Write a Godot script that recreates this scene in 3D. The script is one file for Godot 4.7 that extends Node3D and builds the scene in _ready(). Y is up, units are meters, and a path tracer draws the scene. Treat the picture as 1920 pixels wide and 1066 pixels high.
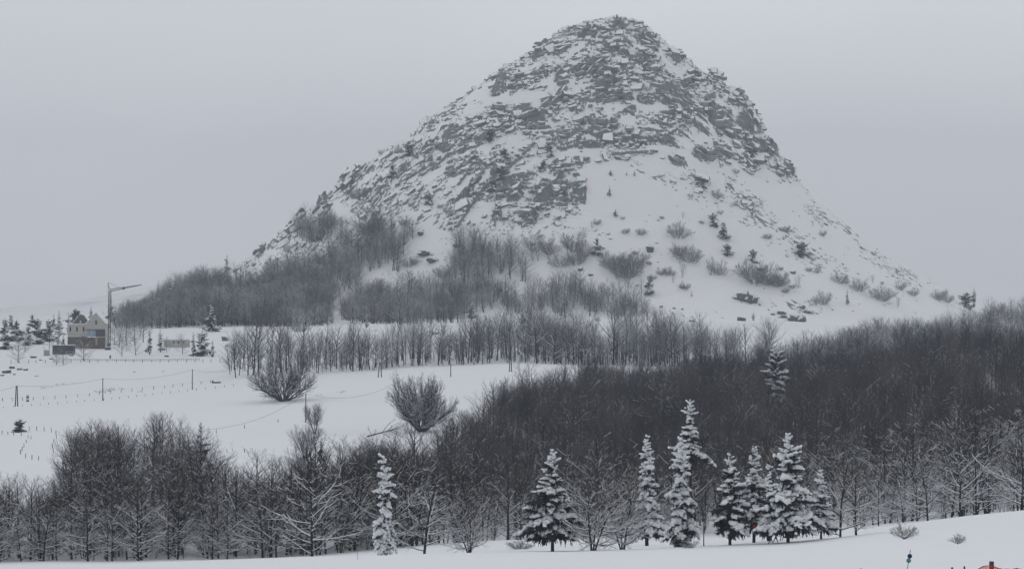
extends Node3D

# ---------------------------------------------------------------- view and ground tables
const F := 4939.0          # focal length in pixels of the 1920 wide photograph
const CX := 960.0
const CY := 533.0
const PEAK := Vector2(57.0, -1480.0)

var cols := [-600.0, 0.0, 480.0, 960.0, 1440.0, 1920.0, 2600.0]
var rows := [
	[150.0, 1097, 1092, 1090, 1087, 1078, 1052, 1042],
	[200.0, 1080, 1074, 1066, 1058, 1045, 1013, 1000],
	[262.0, 1064, 1058, 1047, 1034, 1021, 976, 960],
	[300.0, 1070, 1064, 1054, 1028, 1012, 957, 940],
	[330.0, 1052, 1046, 1042, 1014, 1001, 962, 945],
	[360.0, 1010, 1003, 1000, 1020, 1004, 950, 930],
	[400.0, 940, 935, 925, 985, 960, 905, 890],
	[450.0, 880, 880, 875, 925, 900, 850, 830],
	[500.0, 850, 850, 848, 878, 840, 806, 780],
	[560.0, 815, 815, 815, 818, 795, 753, 730],
	[650.0, 770, 770, 768, 757, 742, 688, 660],
	[700.0, 748, 750, 748, 724, 716, 655, 630],
	[760.0, 722, 724, 722, 692, 698, 624, 600],
	[800.0, 706, 708, 700, 680, 686, 614, 590],
	[860.0, 682, 682, 678, 655, 664, 620, 600],
	[930.0, 655, 655, 655, 640, 640, 640, 625],
	[1000.0, 640, 640, 632, 624, 622, 645, 640],
	[1100.0, 622, 622, 612, 612, 612, 636, 640],
	[1250.0, 602, 603, 598, 601, 603, 620, 620],
	[1480.0, 594, 594, 588, 594, 598, 612, 612],
	[1700.0, 588, 590, 572, 600, 600, 615, 615],
	[1900.0, 582, 579, 524, 590, 600, 615, 615],
	[2100.0, 590, 592, 560, 595, 600, 610, 610],
	[2600.0, 600, 600, 600, 600, 600, 600, 600],
]
var depths := PackedFloat32Array()
var elev := []

var left_px := [[1150, 33], [1100, 42], [1060, 54], [1030, 72], [1000, 98], [960, 120], [920, 145], [880, 177], [830, 210], [800, 233], [760, 261], [700, 298], [665, 320], [640, 345], [600, 382], [560, 412], [530, 441], [480, 480], [450, 508], [380, 540], [300, 570], [250, 596], [150, 690]]
var right_px := [[1150, 33], [1180, 38], [1230, 66], [1255, 84], [1290, 112], [1320, 138], [1345, 153], [1372, 171], [1400, 186], [1412, 205], [1424, 225], [1433, 252], [1455, 272], [1468, 295], [1480, 318], [1497, 345], [1525, 371], [1560, 401], [1610, 442], [1660, 479], [1700, 506], [1760, 538], [1800, 566], [1850, 594], [1920, 650], [2000, 720]]
var front_m := [[0, 150], [10, 148], [25, 139], [45, 120], [70, 93], [100, 62], [130, 34], [160, 12], [190, -4], [218, -15], [245, -22], [300, -44], [420, -80]]
var pro_left := PackedFloat32Array()
var pro_right := PackedFloat32Array()
var pro_front := PackedFloat32Array()
const PRO_STEP := 1.0
var peak_x := PackedFloat32Array()
var peak_z := PackedFloat32Array()
var peak_at := PackedVector3Array()

var M := {}
var taken := {}
var rng := RandomNumberGenerator.new()
var crag_list := [[1015, 94, 26, 14, -28, 1], [1052, 93, 24, 14, -25, 1], [1103, 64, 22, 10, -20, .9], [1089, 131, 26, 18, -35, 1], [1118, 122, 24, 16, -35, 1], [1136, 94, 20, 10, -10, 1], [1167, 86, 14, 18, 60, 1], [1163, 47, 12, 12, 0, .9],
			[1221, 84, 24, 12, 20, 1], [1211, 111, 20, 12, 20, 1], [1265, 104, 18, 14, 20, 1], [1221, 127, 18, 10, 0, 1], [1055, 148, 18, 14, -20, 1], [1146, 162, 26, 16, -5, 1], [1163, 182, 30, 10, 0, 1], [1136, 185, 24, 10, 0, 1],
			[1271, 158, 30, 12, -8, 1], [1298, 148, 18, 18, 0, 1], [1339, 158, 18, 12, 30, 1], [1329, 189, 14, 16, 0, 1], [1082, 202, 18, 10, -15, 1], [1052, 182, 20, 18, -45, 1], [1035, 199, 22, 14, -35, 1], [1001, 229, 26, 13, -20, 1],
			[1211, 185, 20, 10, 10, 1], [1180, 206, 14, 9, 0, 1], [1363, 182, 18, 14, 30, 1], [1392, 189, 16, 14, 40, 1], [1352, 219, 24, 18, 0, 1.1], [1406, 229, 22, 26, 80, 1.2], [1400, 267, 28, 22, 60, 1.2], [1366, 243, 28, 14, 20, 1.1],
			[1352, 283, 24, 14, 30, 1.1], [1319, 290, 22, 13, 30, 1], [1271, 300, 22, 10, 25, 1], [1406, 297, 20, 18, 50, 1.1], [1440, 280, 18, 20, 60, 1.2], [1474, 317, 14, 14, 50, 1.2], [1315, 344, 12, 12, 60, 1], [1390, 372, 40, 12, 42, .8],
			[1130, 233, 50, 9, 5, .85], [1170, 262, 60, 12, 5, .9], [1230, 262, 40, 10, 5, .9], [1250, 215, 24, 10, 0, .8], [1110, 270, 30, 8, 0, .9], [934, 168, 24, 9, -32, 1], [968, 152, 20, 9, -30, 1], [1011, 138, 20, 11, -30, 1], [930, 206, 16, 8, -30, 1],
			[1022, 358, 13, 20, 0, 1.1], [1050, 358, 14, 22, 0, 1.1], [1048, 317, 18, 16, 0, .9], [1084, 345, 20, 26, 0, .9], [964, 361, 16, 18, -25, .9], [934, 317, 20, 12, -30, .9], [985, 412, 16, 10, -15, 1], [1003, 395, 5, 25, 12, 1],
			[934, 385, 6, 40, 18, 1], [868, 385, 6, 34, 38, .9], [885, 350, 6, 38, 35, .9], [841, 245, 24, 10, -38, 1], [800, 240, 20, 8, -35, 1], [815, 290, 40, 10, -40, .8], [745, 330, 30, 9, -35, .7], [700, 340, 24, 9, -30, .7],
			[650, 345, 20, 12, -45, 1], [604, 385, 16, 14, -45, 1], [566, 410, 12, 16, -50, 1], [540, 432, 9, 14, -40, 1], [485, 475, 16, 8, -40, 1], [510, 462, 12, 6, -30, .9], [670, 325, 16, 10, -35, .9], [1185, 318, 40, 8, 8, .7], [960, 290, 50, 16, -15, .6],
			[1150, 295, 30, 8, 0, .8], [1080, 300, 30, 9, -5, .8], [890, 270, 40, 12, -35, .6], [860, 310, 34, 10, -40, .6], [1210, 150, 26, 16, 0, .5], [1120, 210, 20, 10, -20, .7]]
var mask := PackedFloat32Array()      # craggy ground of the peak, on a coarse chart
var scree := PackedFloat32Array()
const MW := 340
const MH := 150
const MC := 4.5


# ---------------------------------------------------------------- small helpers
class MB:
	var v := PackedVector3Array()
	var n := PackedVector3Array()
	var c := PackedColorArray()
	var ix := PackedInt32Array()

	func tri(a: int, b: int, d: int) -> void:      # a, b, d counter-clockwise from outside
		ix.append(a); ix.append(d); ix.append(b)

	func tube(pts: PackedVector3Array, rad: PackedFloat32Array, sides: int, col: Color) -> void:
		var start := v.size()
		var last := pts.size() - 1
		var axis := (pts[last] - pts[0]).normalized()
		var side := axis.cross(Vector3(0.31, 0.17, 0.93)).normalized()
		if absf(axis.dot(Vector3(0.31, 0.17, 0.93).normalized())) > 0.95:
			side = axis.cross(Vector3.RIGHT).normalized()
		var other := axis.cross(side).normalized()
		for k in pts.size():
			for s in sides:
				var a := TAU * s / sides
				var o := side * cos(a) + other * sin(a)
				v.append(pts[k] + o * rad[k])
				n.append(o)
				c.append(col)
		for k in last:
			for s in sides:
				var p := start + k * sides + s
				var q := start + k * sides + (s + 1) % sides
				tri(p, q, q + sides)
				tri(p, q + sides, p + sides)

	func spike(a: Vector3, b: Vector3, r: float, col: Color) -> void:      # a twig: three sides and a point
		var start := v.size()
		var axis := (b - a).normalized()
		var side := axis.cross(Vector3(0.31, 0.17, 0.93)).normalized()
		var other := axis.cross(side)
		for s in 3:
			var o := side * cos(TAU * s / 3.0) + other * sin(TAU * s / 3.0)
			v.append(a + o * r); n.append(o); c.append(col)
		v.append(b); n.append(axis); c.append(col)
		tri(start, start + 1, start + 3)
		tri(start + 1, start + 2, start + 3)
		tri(start + 2, start, start + 3)

	func quad(a: Vector3, b: Vector3, d: Vector3, e: Vector3, col := Color.WHITE) -> void:
		var start := v.size()
		var o := (b - a).cross(d - a).normalized()
		for p in [a, b, d, e]:
			v.append(p); n.append(o); c.append(col)
		tri(start, start + 1, start + 2)
		tri(start, start + 2, start + 3)

	func face(a: Vector3, b: Vector3, d: Vector3, col := Color.WHITE) -> void:
		var start := v.size()
		var o := (b - a).cross(d - a).normalized()
		for p in [a, b, d]:
			v.append(p); n.append(o); c.append(col)
		tri(start, start + 1, start + 2)

	func box(mid: Vector3, size: Vector3, col := Color.WHITE, turn := Basis()) -> void:
		var h := size * 0.5
		for ax in 3:
			for sg in [-1.0, 1.0]:
				var o := Vector3.ZERO; o[ax] = sg
				var u := Vector3.ZERO; u[(ax + 1) % 3] = 1.0
				var w := Vector3.ZERO; w[(ax + 2) % 3] = 1.0
				if sg < 0:
					var keep := u; u = w; w = keep
				var ctr := o * h
				var a := mid + turn * (ctr - u * h - w * h)
				var b := mid + turn * (ctr + u * h - w * h)
				var d := mid + turn * (ctr + u * h + w * h)
				var e := mid + turn * (ctr - u * h + w * h)
				quad(a, b, d, e, col)

	func bar(a: Vector3, b: Vector3, r: float, col := Color.WHITE) -> void:
		tube(PackedVector3Array([a, b]), PackedFloat32Array([r, r]), 4, col)

	func blob(mid: Vector3, bas: Basis, lat: int, lon: int, rough: float, rn: RandomNumberGenerator, col: Color, flat_low := 0.0) -> void:
		var start := v.size()
		var inv := bas.inverse().transposed()
		for i in lat + 1:
			var th := PI * i / lat
			for j in lon:
				var ph := TAU * (j + 0.5 * (i % 2)) / lon
				var d := Vector3(sin(th) * cos(ph), cos(th), sin(th) * sin(ph))
				var r := 1.0 + (rn.randf() - 0.5) * rough
				var p := d * r
				if p.y < 0.0:
					p.y *= 1.0 - flat_low
				v.append(mid + bas * p)
				n.append((inv * d).normalized())
				c.append(col)
		for i in lat:
			for j in lon:
				var p := start + i * lon + j
				var q := start + i * lon + (j + 1) % lon
				if i > 0:
					tri(p, q, q + lon)
				tri(p, q + lon, p + lon)

	func mesh() -> ArrayMesh:
		var m := ArrayMesh.new()
		if ix.is_empty():
			return m
		# keep every triangle's turn in step with its normals
		for k in range(0, ix.size(), 3):
			var a := ix[k]
			var b := ix[k + 1]
			var d := ix[k + 2]
			if (v[b] - v[a]).cross(v[d] - v[a]).dot(n[a] + n[b] + n[d]) > 0.0:
				ix[k + 1] = d
				ix[k + 2] = b
		var arr := []
		arr.resize(Mesh.ARRAY_MAX)
		arr[Mesh.ARRAY_VERTEX] = v
		arr[Mesh.ARRAY_NORMAL] = n
		arr[Mesh.ARRAY_COLOR] = c
		arr[Mesh.ARRAY_INDEX] = ix
		m.add_surface_from_arrays(Mesh.PRIMITIVE_TRIANGLES, arr)
		return m


func numbered(called: String) -> String:
	var k: int = taken.get(called, -1) + 1
	taken[called] = k
	return called if k == 0 else "%s_%03d" % [called, k]


func tag(o: Node3D, label: String, category: String, group := "", kind := "") -> void:
	if label: o.set_meta("label", label)
	if category: o.set_meta("category", category)
	if group: o.set_meta("group", group)
	if kind: o.set_meta("kind", kind)


func put(called: String, mesh: Mesh, mat: Material, parent: Node3D = self, at := Vector3.ZERO) -> MeshInstance3D:
	var o := MeshInstance3D.new()
	o.name = numbered(called) if parent == self else called
	o.mesh = mesh
	o.material_override = mat
	o.position = at
	parent.add_child(o, true)
	return o


func thing(called: String, label: String, category: String, at: Vector3, group := "") -> Node3D:
	var o := Node3D.new()
	o.name = numbered(called)
	add_child(o)
	o.position = at
	tag(o, label, category, group)
	return o


func again(src: Node3D, label: String, at: Vector3, turn: float, size: Vector3, group := "", category := "") -> Node3D:
	var o: Node3D = src.duplicate()
	var base: String = src.get_meta("called", "tree")
	o.name = numbered(base)
	add_child(o)
	o.visible = true
	o.position = at
	o.basis = Basis(Vector3.UP, turn).scaled(size)
	tag(o, label, category if category else base.replace("_", " "), group)
	return o


func mat(called: String, col: Color, rough := 0.9, grain := 0.0, scale := 1.0, metal := 0.0) -> StandardMaterial3D:
	var m := StandardMaterial3D.new()
	m.resource_name = called
	m.albedo_color = col.linear_to_srgb()
	m.roughness = rough
	m.metallic = metal
	m.metallic_specular = 0.3
	m.vertex_color_use_as_albedo = true
	if grain > 0.0:
		var t := NoiseTexture2D.new()
		t.width = 128; t.height = 128; t.seamless = true
		var nz := FastNoiseLite.new()
		nz.seed = called.hash() % 1000
		nz.frequency = 0.05
		nz.fractal_octaves = 4
		t.noise = nz
		var g := Gradient.new()
		g.set_color(0, Color(1, 1, 1) * (1.0 - grain))
		g.set_color(1, Color(1, 1, 1))
		g.colors[0].a = 1.0
		t.color_ramp = g
		m.albedo_texture = t
		m.uv1_triplanar = true
		m.uv1_scale = Vector3.ONE * scale
	return m


# ---------------------------------------------------------------- the lie of the land
func spline(a: float, b: float, d: float, e: float, t: float) -> float:
	return b + 0.5 * t * (d - a + t * (2.0 * a - 5.0 * b + 4.0 * d - e + t * (3.0 * (b - d) + e - a)))


func prepare_land() -> void:
	depths.append(-200.0); elev.append([-1.9, -1.9, -1.9, -1.9, -1.9, -1.9, -1.9])
	depths.append(0.0); elev.append([-1.8, -1.8, -1.8, -1.8, -1.8, -1.8, -1.8])
	depths.append(60.0); elev.append([-7.4, -7.4, -7.4, -7.4, -7.3, -7.1, -7.0])
	for r in rows:
		depths.append(r[0])
		var e := []
		for k in 7:
			e.append((CY - r[k + 1]) * r[0] / F)
		elev.append(e)
	for d in [3400.0, 5200.0, 9000.0]:
		depths.append(d); elev.append([-44.0, -44.0, -44.0, -44.0, -44.0, -44.0, -44.0])


func land(x: float, z: float) -> float:
	var d := clampf(-z, -199.0, 8900.0)
	var px := CX + x * F / maxf(d, 60.0)
	var c := 0
	px = clampf(px, cols[0], cols[6])
	while c < 5 and px > cols[c + 1]:
		c += 1
	var u: float = (px - cols[c]) / (cols[c + 1] - cols[c])
	var r := depths.bsearch(d) - 1
	r = clampi(r, 0, depths.size() - 2)
	var t := (d - depths[r]) / (depths[r + 1] - depths[r])
	var y := [0.0, 0.0, 0.0, 0.0]
	for k in 4:
		var row: Array = elev[clampi(r + k - 1, 0, depths.size() - 1)]
		y[k] = spline(row[maxi(c - 1, 0)], row[c], row[c + 1], row[mini(c + 2, 6)], u)
	# slopes measured over the real spacing of the rows
	var d0 := depths[maxi(r - 1, 0)]
	var d1 := depths[r]
	var d2 := depths[r + 1]
	var d3 := depths[mini(r + 2, depths.size() - 1)]
	var m1: float = (y[2] - y[0]) / maxf(d2 - d0, 1.0)
	var m2: float = (y[3] - y[1]) / maxf(d3 - d1, 1.0)
	var w := d2 - d1
	var t2 := t * t
	var t3 := t2 * t
	return (2 * t3 - 3 * t2 + 1) * y[1] + (t3 - 2 * t2 + t) * w * m1 + (3 * t2 - 2 * t3) * y[2] + (t3 - t2) * w * m2


func profile(list: Array, to_metres: bool, sign_of: float) -> PackedFloat32Array:
	var xs := []
	var ys := []
	var s := 1480.0 / F
	for p in list:
		xs.append(absf(p[0] - 1150.0) * s if to_metres else float(p[0]))
		ys.append((CY - p[1]) * s if to_metres else float(p[1]))
	var out := PackedFloat32Array()
	var k := 0
	for i in 460:
		var r := i * PRO_STEP
		while k < xs.size() - 2 and r > xs[k + 1]:
			k += 1
		var t: float = (r - xs[k]) / (xs[k + 1] - xs[k])
		out.append(lerpf(ys[k], ys[k + 1], t) if t <= 1.0 else ys[-1] - (r - xs[-1]) * 0.12)
	return out


func look_up(p: PackedFloat32Array, r: float) -> float:
	var f := r / PRO_STEP
	var k := mini(int(f), p.size() - 2)
	return lerpf(p[k], p[k + 1], f - k)


func cone(x: float, z: float) -> float:       # the peak without its crags
	var dx := x - PEAK.x
	var dz := z - PEAK.y
	var r := sqrt(dx * dx + dz * dz)
	if r < 0.001:
		return pro_front[0]
	if r > 440.0:
		return -90.0
	var cx := dx / r
	var cz := dz / r
	return cx * cx * look_up(pro_left if cx < 0.0 else pro_right, r) + cz * cz * look_up(pro_front, r)


func ground(x: float, z: float) -> float:
	var a := land(x, z)
	if z > -1000.0 or z < -1900.0:
		return a
	var b := cone(x, z)
	return 0.5 * (a + b + sqrt((a - b) * (a - b) + 16.0)) - 0.3 if b > a - 9.0 else a


func at(px: float, py: float, from := 200.0) -> Vector3:      # where the ground shows on this line of the photograph
	var d := from
	var step := 6.0
	while d < 2400.0:
		var x := (px - CX) / F * d
		if ground(x, -d) >= (CY - py) / F * d:
			for k in 6:
				step *= 0.5
				x = (px - CX) / F * d
				d += -step if ground(x, -d) >= (CY - py) / F * d else step
			break
		d += step
	return Vector3((px - CX) / F * d, ground((px - CX) / F * d, -d), -d)


func on_land(px: float, d: float) -> Vector3:
	var x := (px - CX) / F * d
	return Vector3(x, ground(x, -d), -d)


func stamp(into: PackedFloat32Array, px: float, py: float, rx: float, ry: float, turn: float, k: float) -> void:
	var ca := cos(deg_to_rad(turn))
	var sa := sin(deg_to_rad(turn))
	var reach := maxf(rx, ry) * 1.6
	for j in range(maxi(0, int((py - reach) / MC)), mini(MH, int((py + reach) / MC) + 1)):
		for i in range(maxi(0, int((px - 400 - reach) / MC)), mini(MW, int((px - 400 + reach) / MC) + 1)):
			var dx := i * MC + 400 - px
			var dy := j * MC - py
			var u := (dx * ca + dy * sa) / rx
			var w := (-dx * sa + dy * ca) / ry
			var f := clampf(1.7 - 1.1 * sqrt(u * u + w * w), 0.0, 1.0) * k
			into[j * MW + i] = maxf(into[j * MW + i], f)


func chart(from: PackedFloat32Array, px: float, py: float) -> float:
	var fx := clampf((px - 400.0) / MC, 0.0, MW - 1.01)
	var fy := clampf(py / MC, 0.0, MH - 1.01)
	var i := int(fx)
	var j := int(fy)
	fx -= i
	fy -= j
	var p := j * MW + i
	return lerpf(lerpf(from[p], from[p + 1], fx), lerpf(from[p + MW], from[p + MW + 1], fx), fy)


func prepare_peak() -> void:
	pro_left = profile(left_px, true, -1.0)
	pro_right = profile(right_px, true, 1.0)
	pro_front = profile(front_m, false, 0.0)
	mask.resize(MW * MH)
	scree.resize(MW * MH)
	for j in MH:
		for i in MW:
			var px := i * MC + 400
			var py := j * MC
			var b := 0.50 * smoothstep(330.0, 250.0, py)
			b = maxf(b, 0.40 * smoothstep(1120.0, 1060.0, px) * smoothstep(440.0, 380.0, py) * smoothstep(760.0, 860.0, px))
			var ridge := (px - 450) * -0.71 + 508          # the left skyline, roughly
			b = maxf(b, 0.45 * smoothstep(75.0, 10.0, py - ridge) * smoothstep(900.0, 800.0, px))
			b = maxf(b, 0.36 * smoothstep(170.0, 90.0, py - ridge) * smoothstep(980.0, 900.0, px))
			var right_line := 186 + (px - 1400) * 1.55
			if px > 1300: b = maxf(b, 0.45 * smoothstep(110.0, 40.0, py - right_line) * smoothstep(380.0, 300.0, py))
			mask[j * MW + i] = b
	for e in crag_list:
		stamp(mask, e[0], e[1], e[2], e[3], e[4], e[5])
	for e in [[1135, 330, 46, 36, 0], [1200, 350, 60, 40, 0], [1260, 390, 60, 40, 0]]:    # smooth snow chute under the ledges
		for j in MH:
			for i in MW:
				var u: float = (i * MC + 400 - e[0]) / e[2]
				var w: float = (j * MC - e[1]) / e[3]
				mask[j * MW + i] *= smoothstep(0.6, 1.2, u * u + w * w)
	for e in [[1415, 385, 60, 14, 42, 1], [1470, 440, 50, 16, 20, .9], [1440, 425, 40, 12, 12, .8], [1510, 385, 40, 8, 48, .8], [1330, 365, 50, 20, 20, .6], [1280, 335, 40, 16, 10, .5], [1600, 450, 130, 10, 38, .7], [1690, 515, 70, 12, 33, .7],
			[1540, 490, 60, 14, 20, .5], [1250, 330, 50, 12, 20, .5], [870, 470, 60, 30, -30, .4], [760, 400, 70, 40, -35, .55], [640, 440, 70, 20, -40, .5], [1000, 440, 120, 20, 0, .35], [1480, 580, 60, 14, 0, .6], [1260, 590, 80, 10, 0, .4], [560, 470, 60, 20, -35, .4]]:
		stamp(scree, e[0], e[1], e[2], e[3], e[4], e[5])


func spaced(parts: Array) -> PackedFloat32Array:     # [from, to, step] runs joined end to end
	var out := PackedFloat32Array()
	for p in parts:
		var k := maxi(1, int(round(absf(p[1] - p[0]) / p[2])))
		for i in k:
			out.append(lerpf(p[0], p[1], float(i) / k))
	out.append(parts[-1][1])
	return out


func sheet(xs: PackedFloat32Array, zs: PackedFloat32Array, pos: PackedVector3Array, colr: PackedColorArray) -> ArrayMesh:
	var w := xs.size()
	var h := zs.size()
	var nor := PackedVector3Array()
	nor.resize(w * h)
	for j in h:
		for i in w:
			var a := pos[j * w + mini(i + 1, w - 1)] - pos[j * w + maxi(i - 1, 0)]
			var b := pos[mini(j + 1, h - 1) * w + i] - pos[maxi(j - 1, 0) * w + i]
			var n := b.cross(a)
			nor[j * w + i] = (n if n.y > 0.0 else -n).normalized()
	var ix := PackedInt32Array()
	ix.resize((w - 1) * (h - 1) * 6)
	var k := 0
	var up := zs[1] > zs[0]
	for j in h - 1:
		for i in w - 1:
			var p := j * w + i
			var tri := [p, p + 1, p + w + 1, p, p + w + 1, p + w] if up else [p, p + w + 1, p + 1, p, p + w, p + w + 1]
			for q in tri:
				ix[k] = q
				k += 1
	var arr := []
	arr.resize(Mesh.ARRAY_MAX)
	arr[Mesh.ARRAY_VERTEX] = pos
	arr[Mesh.ARRAY_NORMAL] = nor
	arr[Mesh.ARRAY_COLOR] = colr
	arr[Mesh.ARRAY_INDEX] = ix
	var m := ArrayMesh.new()
	m.add_surface_from_arrays(Mesh.PRIMITIVE_TRIANGLES, arr)
	return m


func build_land() -> void:
	var nz := FastNoiseLite.new()
	nz.seed = 5
	nz.frequency = 0.012
	nz.fractal_octaves = 5
	var rough := FastNoiseLite.new()
	rough.seed = 9
	rough.frequency = 0.05
	rough.fractal_octaves = 3
	var xs := spaced([[-1700, -900, 100], [-900, -260, 16], [-260, 260, 3.2], [260, 900, 16], [900, 1700, 100]])
	var zs := spaced([[120, -40, 10], [-40, -440, 3.2], [-440, -1000, 4.5], [-1000, -2150, 9], [-2150, -2700, 50]])
	var pos := PackedVector3Array()
	var colr := PackedColorArray()
	for z in zs:
		for x in xs:
			var d := -z
			var y := land(x, z)
			var near := clampf((d - 20.0) / 120.0, 0.0, 1.0)
			var bump := nz.get_noise_2d(x, z) * 0.45 * near + rough.get_noise_2d(x, z) * 0.15 * near
			if d > 1500.0: bump *= 1.0 + (d - 1500.0) / 120.0
			pos.append(Vector3(x, y + bump, z))
			var k := 1.0
			if d > 1500.0 and d < 2300.0:      # bare ground and stones on the far hill
				var q := rough.get_noise_2d(x * 0.8, z * 0.35) + 0.5 * nz.get_noise_2d(x * 2, z * 2)
				k = 1.0 - 0.22 * smoothstep(0.2, 0.5, q)
			colr.append(Color(k, k, k))
	var o := put("snow_ground", sheet(xs, zs, pos, colr), M.snow)
	tag(o, "snow covered meadows and fields around the peak", "", "", "structure")


func build_peak() -> void:
	var t0 := Time.get_ticks_msec()
	var warp := FastNoiseLite.new(); warp.seed = 11; warp.frequency = 0.035; warp.fractal_octaves = 3
	var fine := FastNoiseLite.new(); fine.seed = 12; fine.frequency = 0.22; fine.fractal_octaves = 3
	var cell := FastNoiseLite.new(); cell.seed = 13; cell.noise_type = FastNoiseLite.TYPE_CELLULAR; cell.cellular_return_type = FastNoiseLite.RETURN_CELL_VALUE; cell.frequency = 1.0; cell.fractal_type = FastNoiseLite.FRACTAL_NONE
	var big := FastNoiseLite.new(); big.seed = 21; big.frequency = 0.016; big.fractal_octaves = 2
	var speck := FastNoiseLite.new(); speck.seed = 15; speck.frequency = 0.26; speck.fractal_octaves = 4
	var xs := spaced([[-330, -160, 3.0], [-160, 250, 0.46], [250, 420, 3.0]])
	var zs := spaced([[-1730, -1540, 6.0], [-1540, -1486, 1.5], [-1486, -1270, 0.46], [-1270, -1130, 2.5]])
	var w := xs.size()
	var h := zs.size()
	var pos := PackedVector3Array(); pos.resize(w * h)
	for j in h:
		var z := zs[j]
		for i in w:
			var x := xs[i]
			var b := cone(x, z)
			var a := land(x, z) if b < 14.0 else -30.0
			var y := 0.5 * (a + b + sqrt((a - b) * (a - b) + 16.0)) - 0.3 - 2.2 * smoothstep(8.0, 40.0, a - b)
			var d := -z
			var px := CX + x * F / d
			var py := CY - y * F / d
			var m := chart(mask, px, py)
			if m > 0.02 and b > -8.0:
				# the beds climb to the right on the left flank and dip on the right one
				var al := lerpf(0.75, 0.1, smoothstep(650.0, 1020.0, px)) - 0.3 * smoothstep(1200.0, 1420.0, px)
				var ca := cos(al)
				var sa := sin(al)
				var wx := warp.get_noise_3d(x, y, z) * 6.0 + fine.get_noise_3d(x * 0.5, y * 0.5, z) * 0.8
				var wy := warp.get_noise_3d(x + 300.0, y, z) * 3.5 + fine.get_noise_3d(x * 0.5 + 90.0, y * 0.5, z) * 0.5
				var u := (x + wx) * ca + (y + wy) * sa
				var v := -(x + wx) * sa + (y + wy) * ca
				var q := z * 0.35
				var c1 := cell.get_noise_3d(u / 10.0, v / 6.0, q / 9.0)
				var c2 := cell.get_noise_3d(u / 5.0 + 40.0, v / 2.2, q / 4.0)
				var patch := 0.5 + 0.9 * big.get_noise_3d(x, y * 1.6, z)
				var f1 := fposmod(v / 8.0 + c1 * 1.3, 1.0)
				var f2 := fposmod(v / 2.7 + c2 * 1.6 + c1, 1.0)
				var k1 := smoothstep(0.5, 0.95, m) * clampf(patch + 0.15, 0.0, 1.0)
				var k2 := smoothstep(0.2, 0.9, m + (patch - 0.5) * 0.7 + c1 * 0.35)
				y += k1 * (7.6 * (smoothstep(0.70, 0.92, f1) - f1) + 3.0 + c1 * 2.2)
				y += k2 * (2.6 * (smoothstep(0.66, 0.92, f2) - f2) + 1.0 + c2 * 1.0)
				y += m * fine.get_noise_3d(x * 0.7, y * 1.2, z) * 0.55
			var s := chart(scree, px, py)
			if s > 0.05:
				y += s * 0.5 * maxf(0.0, speck.get_noise_3d(x, y, z))
			y += 0.12 * fine.get_noise_2d(x * 0.5, z * 0.5)
			pos[j * w + i] = Vector3(x, y, z)
	peak_x = xs; peak_z = zs; peak_at = pos
	var colr := PackedColorArray(); colr.resize(w * h)
	var white := Color(0.88, 0.90, 0.92)
	for j in h:
		for i in w:
			var p := pos[j * w + i]
			var e := pos[j * w + mini(i + 1, w - 1)]
			var e2 := pos[j * w + maxi(i - 1, 0)]
			var g := pos[mini(j + 1, h - 1) * w + i]
			var g2 := pos[maxi(j - 1, 0) * w + i]
			var sx := maxf(absf(e.y - p.y) / maxf(e.x - p.x, 0.01), absf(p.y - e2.y) / maxf(p.x - e2.x, 0.01))
			var sz := maxf(absf(g.y - p.y) / maxf(absf(g.z - p.z), 0.01), absf(p.y - g2.y) / maxf(absf(p.z - g2.z), 0.01))
			var steep := sqrt(sx * sx + sz * sz)
			var n := fine.get_noise_3d(p.x * 1.3, p.y * 1.3, p.z)
			var d := -p.z
			var px := CX + p.x * F / d
			var py := CY - p.y * F / d
			var lay := lerpf(0.75, 0.1, smoothstep(650.0, 1020.0, px)) - 0.3 * smoothstep(1200.0, 1420.0, px)
			var bu := p.x * cos(lay) + p.y * sin(lay)
			var bv := -p.x * sin(lay) + p.y * cos(lay)
			var fleck := speck.get_noise_3d(bu * 0.7, bv * 2.0, p.z * 0.4)
			var rock := smoothstep(1.85, 2.2, steep + n * 0.35 - maxf(0.0, fleck + 0.06) * 2.6)
			var s := chart(scree, px, py)
			if s > 0.05:
				var al := 0.65 if px < 1100.0 else -0.5
				var u := p.x * cos(al) + p.y * sin(al)
				var v := -p.x * sin(al) + p.y * cos(al)
				rock = maxf(rock, smoothstep(0.36, 0.44, speck.get_noise_2d(u * 0.6, v * 1.9) * (0.6 + 0.5 * fine.get_noise_2d(u * 0.17, v * 0.3)) + 0.55 * warp.get_noise_2d(u * 1.4, v * 2.2) + s * 0.34 - 0.10))
			var tone := 0.19 + 0.06 * n
			colr[j * w + i] = white.lerp(Color(tone * 0.90, tone, tone * 1.04), rock)
	var o := put("mountain", sheet(xs, zs, pos, colr), M.rock_snow)
	tag(o, "steep rocky peak dusted with snow", "", "", "structure")
	print("peak %d ms, %d vertices" % [Time.get_ticks_msec() - t0, w * h])


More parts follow.
